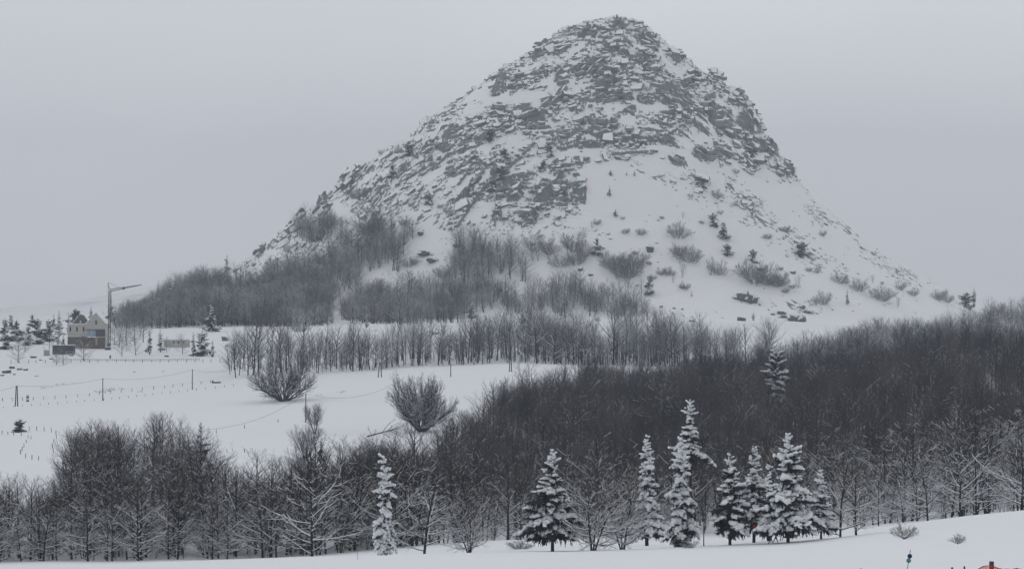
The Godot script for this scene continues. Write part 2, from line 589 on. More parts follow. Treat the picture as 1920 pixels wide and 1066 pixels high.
func block_mesh(sd: int, tone: float) -> ArrayMesh:      # an angular rock with snow on what faces up
	var rn := RandomNumberGenerator.new()
	rn.seed = sd
	var c := []
	for k in 8:
		c.append(Vector3((k & 1) - 0.5, ((k >> 1) & 1) - 0.5, ((k >> 2) & 1) - 0.5) + Vector3(rn.randf_range(-0.17, 0.17), rn.randf_range(-0.16, 0.16), rn.randf_range(-0.17, 0.17)))
	var m := MB.new()
	for f in [[0, 1, 3, 2], [4, 5, 7, 6], [0, 1, 5, 4], [2, 3, 7, 6], [0, 2, 6, 4], [1, 3, 7, 5]]:
		var mid := Vector3.ZERO
		for q in f: mid += c[q] * 0.25
		mid *= rn.randf_range(1.0, 1.35)
		for q in 4:
			var a: Vector3 = c[f[q]]
			var b: Vector3 = c[f[(q + 1) % 4]]
			var n := (b - a).cross(mid - a).normalized()
			if n.dot(a + b + mid) < 0.0: n = -n
			var g := tone * rn.randf_range(0.75, 1.25)
			var col := Color(0.88, 0.90, 0.92) if n.y > 0.36 else Color(g * 0.90, g, g * 1.04)
			var st := m.v.size()
			for p in [a, b, mid]:
				m.v.append(p); m.n.append(n); m.c.append(col)
			m.tri(st, st + 1, st + 2)
	return m.mesh()


func build_crags() -> void:
	var big := FastNoiseLite.new(); big.seed = 51; big.frequency = 0.032; big.fractal_octaves = 3
	var sets := []
	for k in 10: sets.append([])
	rng.seed = 90
	var count := 0
	var z := -1486.0
	while z < -1285.0:
		var x := -155.0
		while x < 245.0:
			var xx := x + rng.randf_range(-0.6, 0.6)
			var zz := z + rng.randf_range(-0.6, 0.6)
			x += 1.25
			var b := cone(xx, zz)
			if b < -16.0: continue
			var px := CX - xx * F / zz
			var py := CY + b * F / zz
			var m := chart(mask, px, py)
			var s := chart(scree, px, py)
			var w := big.get_noise_2d(xx, b * 1.5)
			var chance := 0.44 * pow(clampf(m * (0.92 + 2.0 * w), 0.0, 1.0), 1.8)
			var chance2 := 0.40 * clampf(s * (0.55 + 1.8 * w), 0.0, 1.0) + 0.006
			var u := rng.randf()
			var size := 0.0
			if u < chance:
				size = 0.55 + 1.3 * pow(rng.randf(), 2.2) + (2.2 * m * pow(rng.randf(), 5.0))
			elif u < chance + chance2:
				size = rng.randf_range(0.28, 0.75) + 0.5 * pow(rng.randf(), 6.0)
			else:
				continue
			var i := clampi(peak_x.bsearch(xx), 0, peak_x.size() - 1)
			var j := clampi(peak_z.bsearch(zz), 0, peak_z.size() - 1)
			var p := peak_at[j * peak_x.size() + i]
			var al := lerpf(0.72, 0.12, smoothstep(650.0, 1020.0, px)) - 0.45 * smoothstep(1200.0, 1420.0, px) + rng.randf_range(-0.22, 0.22)
			var bas := Basis(Vector3.UP, rng.randf_range(-0.5, 0.5)) * Basis(Vector3(0, 0, 1), al) * Basis(Vector3.RIGHT, rng.randf_range(0.1, 0.9) - 0.35 * smoothstep(0.75, 1.0, m))
			bas = bas * Basis.from_scale(Vector3(size * rng.randf_range(1.0, 2.3), size * rng.randf_range(0.5, 0.95), size * rng.randf_range(1.2, 2.2)))
			sets[rng.randi() % 10].append(Transform3D(bas, p + Vector3(0, size * rng.randf_range(-0.05, 0.2), size * 0.1)))
			count += 1
		z += 1.25
	# the named crags: a few large leaning blocks each
	for e in crag_list:
		if e[5] < 0.85: continue
		for q in (8 if e[5] >= 1.0 else 4):
			var p := at(e[0] + rng.randf_range(-0.6, 0.6) * e[2], e[1] + rng.randf_range(-0.7, 0.7) * e[3], 900.0)
			var sc := 0.3 * rng.randf_range(0.2, 0.5)
			var bas := Basis(Vector3.UP, rng.randf_range(-0.6, 0.6)) * Basis(Vector3(0, 0, 1), deg_to_rad(-e[4]) + rng.randf_range(-0.3, 0.3)) * Basis(Vector3.RIGHT, rng.randf_range(-0.1, 0.45))
			bas = bas * Basis.from_scale(Vector3(minf(e[2], 24.0) * 1.5 * sc, minf(e[3], 22.0) * 1.3 * sc, clampf(e[3], 9.0, 22.0) * 1.3 * sc))
			sets[rng.randi() % 10].append(Transform3D(bas, p + Vector3(0, 0.3, 0.2)))
			count += 1
	# straight ribs of rock running down the slope
	for e in [[931, 353, 934, 387], [934, 387, 926, 419], [884, 387, 858, 424], [873, 353, 851, 383], [910, 348, 890, 381], [975, 345, 971, 366], [971, 366, 950, 378], [1032, 345, 1031, 374], [1063, 340, 1063, 371], [1003, 382, 998, 419], [998, 419, 981, 422], [1098, 358, 1097, 380],
			[1001, 270, 964, 307], [964, 307, 924, 334], [885, 345, 905, 325], [820, 300, 860, 262], [790, 330, 830, 300], [740, 350, 790, 318], [860, 345, 885, 310], [1120, 262, 1160, 266], [1060, 250, 1110, 246], [1150, 288, 1230, 284], [1200, 240, 1260, 250], [1005, 350, 1035, 346], [1040, 356, 1066, 352], [1015, 372, 1034, 374], [1036, 372, 1064, 374], [985, 420, 1002, 416], [955, 365, 975, 352], [918, 372, 936, 362]]:
		var a := Vector2(e[0], e[1])
		var b := Vector2(e[2], e[3])
		var n := int(a.distance_to(b) / 3.2) + 1
		for i in n + 1:
			var q := a.lerp(b, float(i) / n) + Vector2(rng.randf_range(-1, 1), rng.randf_range(-1, 1))
			var p := at(q.x, q.y, 900.0)
			var dir := atan2(-(b.y - a.y), b.x - a.x)
			var bas := Basis(Vector3.UP, rng.randf_range(-0.3, 0.3)) * Basis(Vector3(0, 0, 1), dir + rng.randf_range(-0.2, 0.2))
			bas = bas * Basis.from_scale(Vector3(rng.randf_range(1.2, 2.2), rng.randf_range(0.7, 1.5), rng.randf_range(1.0, 2.0)))
			sets[rng.randi() % 10].append(Transform3D(bas, p + Vector3(0, 0.2, 0.3)))
			count += 1
	var o := Node3D.new()
	o.name = "crag_rocks"
	add_child(o)
	tag(o, "countless dark rocks breaking through the snow of the peak", "rocks", "", "stuff")
	for k in 10:
		var mm := MultiMesh.new()
		mm.transform_format = MultiMesh.TRANSFORM_3D
		mm.mesh = block_mesh(700 + k, 0.165 + 0.01 * k)
		mm.instance_count = sets[k].size()
		for i in sets[k].size():
			mm.set_instance_transform(i, sets[k][i])
		var mi := MultiMeshInstance3D.new()
		mi.name = "rock"
		mi.multimesh = mm
		mi.material_override = M.rock_snow
		mi.set_meta("kind", "stuff")
		o.add_child(mi, true)
	print("crag rocks %d" % count)


# ---------------------------------------------------------------- trees
class Bare:                                   # a leafless tree: trunk, twigs and the snow that lies on them
	var wood := MB.new()
	var twig := MB.new()
	var snow := MB.new()
	var rn := RandomNumberGenerator.new()
	var P := {}

	func way(axis: Vector3, angle: float, turn: float) -> Vector3:
		var side := axis.cross(Vector3(0.2, 0.1, 0.97)).normalized().rotated(axis, turn)
		return (axis * cos(angle) + side * sin(angle)).normalized()

	func grow(p: Vector3, dir: Vector3, length: float, r0: float, level: int) -> void:
		var bark: Color = P.bark
		bark = bark * rn.randf_range(0.8, 1.2)
		var segs: int = [7, 5, 3, 2, 1][level]
		var pts := PackedVector3Array([p])
		var rad := PackedFloat32Array([r0])
		var dirs := [dir]
		for k in segs:
			dir = (dir + Vector3.UP * float(P.up[level]) / segs + Vector3(rn.randf() - 0.5, rn.randf() - 0.5, rn.randf() - 0.5) * float(P.wob[level])).normalized()
			p += dir * length / segs
			pts.append(p)
			rad.append(maxf(r0 * (1.0 - 0.85 * (k + 1.0) / segs), float(P.thin)))
			dirs.append(dir)
		if level >= 3:
			if segs == 1:
				twig.spike(pts[0], pts[1], r0, bark)
			else:
				twig.tube(PackedVector3Array([pts[0], pts[1]]), PackedFloat32Array([rad[0], rad[1]]), 3, bark)
				twig.spike(pts[1], pts[2], rad[1], bark)
		else:
			(wood if level < 2 else twig).tube(pts, rad, [6, 4, 3][level], bark)
		# snow on top of what is not too steep, more of it low in the tree
		if level > 0 and rn.randf() < float(P.snow) * [0.0, 1.3, 1.0, 0.4, 0.06][level] * clampf(1.5 - p.y / float(P.tall) * 1.5, 0.04, 1.0):
			for k in segs:
				var dd: Vector3 = dirs[k + 1]
				if absf(dd.y) < 0.78:
					var up := (Vector3.UP - dd * dd.y).normalized()
					var q := float(P.fat) * (1.0 if level < 3 else 0.7)
					snow.tube(PackedVector3Array([pts[k] + up * (rad[k] + q * 0.4), pts[k + 1] + up * (rad[k + 1] + q * 0.4)]), PackedFloat32Array([rad[k] * 0.8 + q, rad[k + 1] * 0.8 + q * 0.7]), 3, Color(1, 1, 1))
		if level >= int(P.deep):
			return
		var count: int = P.n[level]
		if level > 0:
			count = maxi(2, int(count * rn.randf_range(0.7, 1.2)))
		var turn := rn.randf() * TAU
		var from: float = P.from[level]
		for i in count:
			var t := lerpf(from, 0.98, (i + rn.randf() * 0.8) / count)
			var k := mini(int(t * segs), segs - 1)
			var f := t * segs - k
			var q: Vector3 = pts[k].lerp(pts[k + 1], f)
			var rr := lerpf(rad[k], rad[k + 1], f)
			turn += 2.4 + (rn.randf() - 0.5) * 0.8
			var ang := deg_to_rad(float(P.ang[level]) * rn.randf_range(0.75, 1.2))
			var ll := length * float(P.ratio[level]) * rn.randf_range(0.75, 1.15)
			if level == 0:
				var s := (t - from) / (1.0 - from)
				ll *= (0.55 + 0.75 * sin(PI * clampf(s * 0.8 + 0.18, 0, 1))) * (1.0 - 0.55 * s * s)
				ang *= 1.25 - 0.6 * s
			else:
				ll *= 1.1 - 0.5 * t
			grow(q, way(dirs[k + 1], ang, turn), ll, minf(rr * 0.75, r0 * float(P.slim)), level + 1)


func bare_parts(sd: int, tall: float, opt := {}) -> Array:
	var b := Bare.new()
	b.rn.seed = sd
	b.P = {"tall": tall, "bark": Color(1, 1, 1), "up": [0.15, 0.55, 0.4, 0.3, 0.2], "wob": [0.10, 0.22, 0.3, 0.35, 0.3], "thin": 0.006, "snow": 0.5, "fat": 0.022, "deep": 4,
		"n": [20, 8, 5, 4], "from": [0.16, 0.2, 0.15, 0.1], "ang": [58, 42, 40, 38], "ratio": [0.40, 0.42, 0.5, 0.6], "slim": 0.42, "stems": 1, "lean": 0.05, "r": 0.016}
	b.P.merge(opt, true)
	var stems: int = b.P.stems
	for s in stems:
		var dir := Vector3.UP
		var p := Vector3(0, -0.3, 0)
		if stems > 1:
			var a := TAU * (s + b.rn.randf() * 0.7) / stems
			var out := b.rn.randf_range(0.2, 1.0) * float(b.P.lean)
			dir = Vector3(cos(a) * out, 1, sin(a) * out).normalized()
			p += Vector3(cos(a), 0, sin(a)) * tall * 0.02
		else:
			dir = Vector3((b.rn.randf() - 0.5) * 2.0 * float(b.P.lean), 1, (b.rn.randf() - 0.5) * 2.0 * float(b.P.lean)).normalized()
		b.grow(p, dir, tall * (1.0 if stems == 1 else b.rn.randf_range(0.75, 1.0) * float(b.P.get("squash", 1.0)) ** (1.0 - dir.y)), tall * float(b.P.r) * (1.0 if stems == 1 else 0.6), 0)
	# bring it to the height that was asked for
	var most := 0.1
	for p in b.twig.v: most = maxf(most, p.y)
	for m in [b.wood, b.twig, b.snow]:
		for k in m.v.size():
			m.v[k] = m.v[k] * (tall / most)
	return [b.wood.mesh(), b.twig.mesh(), b.snow.mesh()]


func bare_tree(called: String, parts: Array, bark: Material, twigs: Material) -> Node3D:     # a pattern to copy; not shown itself
	var o := Node3D.new()
	o.name = called + "_pattern"
	o.set_meta("called", called)
	for k in 3:
		if (parts[k] as ArrayMesh).get_surface_count():
			part_of_tree(k, "branch_snow", parts[k], [bark, twigs, M.snow][k], o)
	return o


func part_of_tree(k: int, snow_name: String, mesh: Mesh, m: Material, o: Node3D) -> void:
	var q := put(["trunk", "crown", snow_name][k], mesh, m, o)
	if k > 0:
		q.set_meta("kind", "stuff")


func fir_parts(sd: int, tall: float, wide: float, opt := {}) -> Array:
	var rn := RandomNumberGenerator.new()
	rn.seed = sd
	var P := {"clear": 0.1, "whorls": 20, "each": 6, "droop": 0.5, "snow": 0.8, "shape": 0.85, "bend": 0.0, "fat": 1.0, "ragged": 0.38, "top": 0.03}
	P.merge(opt, true)
	var wood := MB.new()
	var leaf := MB.new()
	var snow := MB.new()
	var pts := PackedVector3Array()
	var rad := PackedFloat32Array()
	for k in 9:
		var t := k / 8.0
		pts.append(Vector3(sin(t * 2.4) * float(P.bend) * tall, t * tall - (0.3 if k == 0 else 0.0), sin(t * 5.0) * 0.01 * tall))
		rad.append(tall * 0.018 * (1.03 - t))
	wood.tube(pts, rad, 6, Color(1, 1, 1))
	var total := int(float(P.whorls) * float(P.each) * 0.95)
	var a := rn.randf() * TAU
	var lop := rn.randf() * TAU
	if true:
		for b in total:
			var s := clampf((b + rn.randf_range(-2.0, 2.0)) / total, 0.0, 1.0)      # 0 at the lowest boughs, 1 at the tip
			var y := lerpf(float(P.clear), 0.985, pow(s, 1.15)) * tall
			s = (y / tall - float(P.clear)) / (1.0 - float(P.clear))
			var f := y / tall * 8.0
			var k := mini(int(f), 7)
			var mid := pts[k].lerp(pts[k + 1], f - k)
			a += 2.4 + rn.randf_range(-0.5, 0.5)
			var reach := wide * (pow(maxf(0.0, 1.0 - s), float(P.shape)) + float(P.top)) * (0.72 + 0.28 * minf(1.0, s * 8.0 + 0.3))
			reach *= 1.0 + 0.26 * sin(a * 2.0 + s * 7.0 + lop) + 0.16 * sin(s * 19.0 + lop) + 0.12 * sin(a * 3.0 - s * 31.0)
			var span := reach * rn.randf_range(1.0 - float(P.ragged) * 1.6, 1.0 + float(P.ragged) * 0.6)
			if span < 0.08:
				continue
			var out := Vector3(cos(a), 0, sin(a))
			var across := Vector3(-sin(a), 0, cos(a))
			var rise := lerpf(0.02, 0.75, s * s)
			var droop := float(P.droop) * (1.0 - 0.5 * s) * rn.randf_range(0.5, 1.8)
			var segs := clampi(int(span / 0.28), 2, 7)
			var prev := mid
			var laden := rn.randf() < float(P.snow)
			for q in segs:
				var t := (q + 1.0) / segs
				var here := mid + out * span * t * (1.0 - 0.12 * t * droop) + Vector3.UP * span * (rise * t - droop * t * t * 0.62 + 0.12 * t * t * t)
				here += Vector3(rn.randf() - 0.5, rn.randf() - 0.5, rn.randf() - 0.5) * 0.06 * span
				var along := (here - prev).normalized()
				wood.spike(prev, here + along * 0.02, 0.012 + 0.02 * (1.0 - t), Color(1, 1, 1))
				var half := span * 0.42 * sin(PI * clampf(0.22 + 0.72 * t, 0, 1)) + 0.10
				# needle sprays: narrow leaves to both sides, tips bent down
				for e in 8:
					var side := -1.0 if e % 2 == 0 else 1.0
					var root := prev.lerp(here, rn.randf())
					var tip := root + (along * rn.randf_range(0.3, 0.9) + across * side * rn.randf_range(0.5, 1.0) + Vector3.DOWN * rn.randf_range(0.1, 0.75)).normalized() * half * rn.randf_range(0.45, 1.0)
					var ww := (tip - root).cross(Vector3.UP).normalized() * half * 0.15 + Vector3(0, -0.05, 0) * half
					var tone := rn.randf_range(0.7, 1.3)
					var col := Color(tone, tone, tone)
					var mp := root.lerp(tip, 0.45)
					leaf.quad(root, mp + ww, tip, mp - ww, col)
				# needles hang under the bough
				for e in 2:
					var root := prev.lerp(here, rn.randf())
					var tip := root + Vector3(rn.randf() - 0.5, -1.1, rn.randf() - 0.5) * half * 0.8
					var ww := across * half * 0.16
					leaf.quad(root - ww, root + ww, tip + ww * 0.3, tip - ww * 0.3, Color(0.8, 0.8, 0.8))
				if laden and rn.randf() < 0.9 and t > 0.2:
					var fat := float(P.fat) * rn.randf_range(0.75, 1.2)
					var lie := Basis(along * (span / segs * 0.75 + 0.03), along.cross(across).normalized() * -0.0, across)
					var upn := across.cross(along).normalized()
					if upn.y < 0.0: upn = -upn
					var spin := Basis(Vector3.UP, rn.randf_range(-0.7, 0.7)) * Basis(along, rn.randf_range(-0.5, 0.5))
					lie = spin * Basis(along * (span / segs * 0.55 + 0.06) * rn.randf_range(0.7, 1.3), upn * (0.085 + half * 0.24) * fat, across * (half * 0.55 + 0.05) * fat)
					snow.blob(prev.lerp(here, 0.6) + upn * 0.04, lie, 5, 7, 0.6, rn, Color(1, 1, 1), 0.3)
				prev = here
	return [wood.mesh(), leaf.mesh(), snow.mesh()]


func fir(called: String, label: String, parts: Array, where: Vector3, turn: float, size := Vector3.ONE, group := "", hoary := false) -> Node3D:
	var o := thing(called, label, "fir tree" if called == "fir_tree" else called.replace("_", " "), where, group)
	o.basis = Basis(Vector3.UP, turn).scaled(size)
	for k in 3:
		part_of_tree(k, "bough_snow", parts[k], [M.fir_bark, M.hoar if hoary else M.needles, M.snow][k], o)
	return o
#@@MORE

func build_view() -> void:
	var cam := Camera3D.new()
	cam.name = "camera"
	cam.fov = rad_to_deg(2.0 * atan(CY / F))
	cam.near = 1.0
	cam.far = 12000.0
	add_child(cam)
	cam.current = true
	var e := Environment.new()
	e.background_mode = Environment.BG_SKY
	e.tonemap_mode = Environment.TONE_MAPPER_LINEAR
	e.tonemap_exposure = 0.735
	var sky := ProceduralSkyMaterial.new()
	sky.sky_horizon_color = Color(0.54, 0.557, 0.592).linear_to_srgb()
	sky.sky_top_color = Color(0.90, 0.925, 0.97).linear_to_srgb()
	sky.sky_energy_multiplier = 1.25
	sky.ground_energy_multiplier = 1.25
	sky.sky_curve = 0.7
	sky.ground_horizon_color = Color(0.54, 0.557, 0.592).linear_to_srgb()
	sky.ground_bottom_color = Color(0.56, 0.58, 0.62).linear_to_srgb()
	sky.ground_curve = 0.1
	# faint uneven cloud
	var cloud := FastNoiseLite.new()
	cloud.seed = 3
	cloud.frequency = 1.0
	cloud.fractal_octaves = 4
	var im := Image.create(2048, 1024, false, Image.FORMAT_RGB8)
	for j in range(0, 1024):
		var up := (0.5 - (j + 0.5) / 1024.0) * PI
		if up < -0.05:
			break
		for i in 2048:
			var round := (i + 0.5) / 2048.0 * TAU
			var w := 0.5 + 0.5 * cloud.get_noise_3d(cos(round) * cos(up) * 3.0, sin(up) * 7.0, sin(round) * cos(up) * 3.0)
			im.set_pixel(i, j, Color(w, w, w))
	sky.sky_cover = ImageTexture.create_from_image(im)
	sky.sky_cover_modulate = Color(1, 1, 1, 0.13)
	e.sky = Sky.new()
	e.sky.sky_material = sky
	e.fog_enabled = true
	e.fog_density = 0.00025
	e.fog_light_color = Color(0.90, 0.94, 1.0)
	e.sdfgi_enabled = true
	e.ssao_enabled = true
	e.ssil_enabled = true
	var we := WorldEnvironment.new()
	we.name = "air"
	we.environment = e
	add_child(we)
	var sun := DirectionalLight3D.new()
	sun.name = "clouded_sun"
	sun.light_energy = 0.15
	sun.light_angular_distance = 40.0
	sun.light_color = Color(1.0, 0.98, 0.95)
	sun.shadow_enabled = true
	sun.rotation_degrees = Vector3(-62, 25, 0)
	add_child(sun)


# ---------------------------------------------------------------- woods
func prepare_materials() -> void:
	M.snow = mat("snow", Color(0.81, 0.83, 0.86), 0.95)
	M.rock_snow = mat("rock and snow", Color(1, 1, 1), 0.95)
	M.stone = mat("dark stone", Color(0.10, 0.105, 0.11), 0.95, 0.4, 1.5)
	M.bark = mat("grey bark", Color(0.048, 0.044, 0.043), 0.95, 0.45, 3.0)
	M.twigs = mat("dark twigs", Color(0.036, 0.033, 0.034), 0.95)
	M.grey_twigs = mat("grey twigs", Color(0.13, 0.13, 0.135), 0.95)
	M.frost = mat("frosted twigs", Color(0.18, 0.186, 0.196), 0.95)
	M.rime = mat("rimed twigs", Color(0.25, 0.257, 0.27), 0.95)
	M.brown = mat("brown twigs", Color(0.085, 0.066, 0.055), 0.95)
	M.fir_bark = mat("fir bark", Color(0.045, 0.036, 0.032), 0.95, 0.4, 3.0)
	M.hoar = mat("hoary needles", Color(0.075, 0.083, 0.083), 0.9)
	M.needles = mat("fir needles", Color(0.020, 0.026, 0.024), 0.85)
	M.wood = mat("weathered wood", Color(0.10, 0.095, 0.09), 0.9, 0.4, 3.0)
	M.cable = mat("cable", Color(0.12, 0.12, 0.125), 0.7)


var clump := FastNoiseLite.new()
var kinds := []          # patterns of bare trees, with their parts for the copies in the mass
var pools := {}

func prepare_trees() -> void:
	clump.seed = 61
	clump.frequency = 0.03
	clump.fractal_octaves = 3
	var tall := 10.0
	for k in 7:
		var opt: Dictionary = [
			{"from": [0.09, 0.2, 0.15, 0.1]},
			{"n": [17, 8, 5, 4], "ang": [48, 38, 38, 36], "ratio": [0.46, 0.4, 0.5, 0.6], "from": [0.24, 0.2, 0.15, 0.1], "snow": 0.35},
			{"stems": 3, "n": [14, 7, 5, 4], "lean": 0.3, "ratio": [0.34, 0.42, 0.5, 0.6], "snow": 0.4},
			{"n": [24, 8, 5, 4], "ang": [68, 45, 40, 38], "ratio": [0.44, 0.42, 0.5, 0.6], "from": [0.05, 0.2, 0.15, 0.1], "snow": 0.85, "fat": 0.028},
			{"n": [15, 7, 5, 4], "ang": [40, 36, 36, 34], "ratio": [0.36, 0.42, 0.5, 0.6], "from": [0.4, 0.2, 0.15, 0.1], "snow": 0.15, "lean": 0.08},
			{"n": [19, 8, 5, 5], "ang": [62, 48, 44, 40], "ratio": [0.48, 0.45, 0.5, 0.55], "from": [0.06, 0.2, 0.15, 0.1], "snow": 0.9, "fat": 0.032, "lean": 0.1},
			{"stems": 2, "n": [16, 7, 5, 4], "lean": 0.22, "ratio": [0.38, 0.42, 0.5, 0.6], "snow": 0.25},
		][k]
		var parts := bare_parts(100 + k, tall, opt)
		kinds.append({"parts": parts, "tree": bare_tree("bare_tree", parts, M.bark, M.twigs), "grey": bare_tree("frosted_tree", parts, M.bark, M.grey_twigs)})
	pools.shrub = []
	for k in 3:
		pools.shrub.append(bare_parts(300 + k, 3.0, {"stems": 14 + k * 2, "lean": 2.0, "squash": 0.6, "wob": [0.3, 0.3, 0.35, 0.4, 0.3], "n": [9, 6, 4, 3], "from": [0.12, 0.15, 0.1, 0.1], "ratio": [0.42, 0.45, 0.5, 0.6], "r": 0.016, "snow": 0.25, "fat": 0.012, "ang": [35, 38, 38, 38]}))
	pools.sapling = bare_parts(320, 4.0, {"stems": 3, "lean": 0.25, "n": [9, 5, 4, 3], "from": [0.2, 0.2, 0.15, 0.1], "ang": [35, 35, 35, 35], "ratio": [0.34, 0.42, 0.5, 0.6], "snow": 0.2, "fat": 0.012})
	pools.fir_far = [fir_parts(500, 10.0, 2.6, {"snow": 0.75, "whorls": 13, "each": 5}), fir_parts(501, 10.0, 3.4, {"snow": 0.55, "whorls": 11, "each": 5, "shape": 0.6, "ragged": 0.4}), fir_parts(502, 10.0, 1.9, {"snow": 0.8, "whorls": 14, "each": 5}), fir_parts(503, 6.0, 3.0, {"snow": 0.25, "whorls": 8, "each": 5, "shape": 0.5, "ragged": 0.5, "clear": 0.05, "top": 0.2})]


func mass(called: String, label: String, spots: Dictionary, twigs: Material) -> void:     # a wood that reads as one
	var o := Node3D.new()
	o.name = numbered(called)
	add_child(o)
	tag(o, label, "woodland", "", "stuff")
	for k in kinds.size():
		var whole: Array = spots.get(k, [])
		if whole.is_empty():
			continue
		for part in 3:
			var list := whole
			if part == 2:       # most crowns in the thick of the wood have shed their snow
				list = whole.filter(func(q): return q.origin.z > -430.0 or fposmod(q.origin.x * 7.3, 1.0) < 0.22)
			if list.is_empty():
				continue
			var mm := MultiMesh.new()
			mm.transform_format = MultiMesh.TRANSFORM_3D
			mm.mesh = kinds[k].parts[part]
			mm.use_colors = true
			mm.instance_count = list.size()
			for i in list.size():
				mm.set_instance_transform(i, list[i])
				var q: Vector3 = list[i].origin
				var tone := clampf(1.15 + 2.6 * clump.get_noise_2d(q.x * 1.5, q.z * 1.5) + 0.4 * sin(i * 7.7) + 3.5 * pow(0.5 + 0.5 * sin(i * 3.3), 9.0), 0.5, 5.0)
				var warm := 1.0 + 0.07 * clump.get_noise_2d(q.z + 70.0, q.x)
				mm.set_instance_color(i, Color(tone * warm, tone, tone / warm) if part == 1 else (Color.WHITE if part == 2 else Color.WHITE * (1.2 + 0.9 * sin(i * 5.1))))
			var mi := MultiMeshInstance3D.new()
			mi.name = ["trunk", "crown", "branch_snow"][part]
			mi.multimesh = mm
			mi.material_override = [M.bark, twigs, M.snow][part]
			mi.set_meta("kind", "stuff")
			o.add_child(mi, true)


func inside(poly: Array, px: float, py: float) -> bool:
	var hit := false
	var j := poly.size() - 1
	for i in poly.size():
		var a: Array = poly[i]
		var b: Array = poly[j]
		if (a[1] > py) != (b[1] > py) and px < (b[0] - a[0]) * (py - a[1]) / float(b[1] - a[1]) + a[0]:
			hit = not hit
		j = i
	return hit


func stand(x: float, z: float, tall: float) -> Transform3D:
	tall *= 1.0 + 0.55 * clump.get_noise_2d(x + 500.0, z)
	return Transform3D(Basis(Vector3.UP, rng.randf() * TAU).scaled(Vector3(1, 1, 1) * tall / 10.0 * Vector3(rng.randf_range(0.85, 1.2), 1.0, rng.randf_range(0.85, 1.2))), Vector3(x, ground(x, z), z))


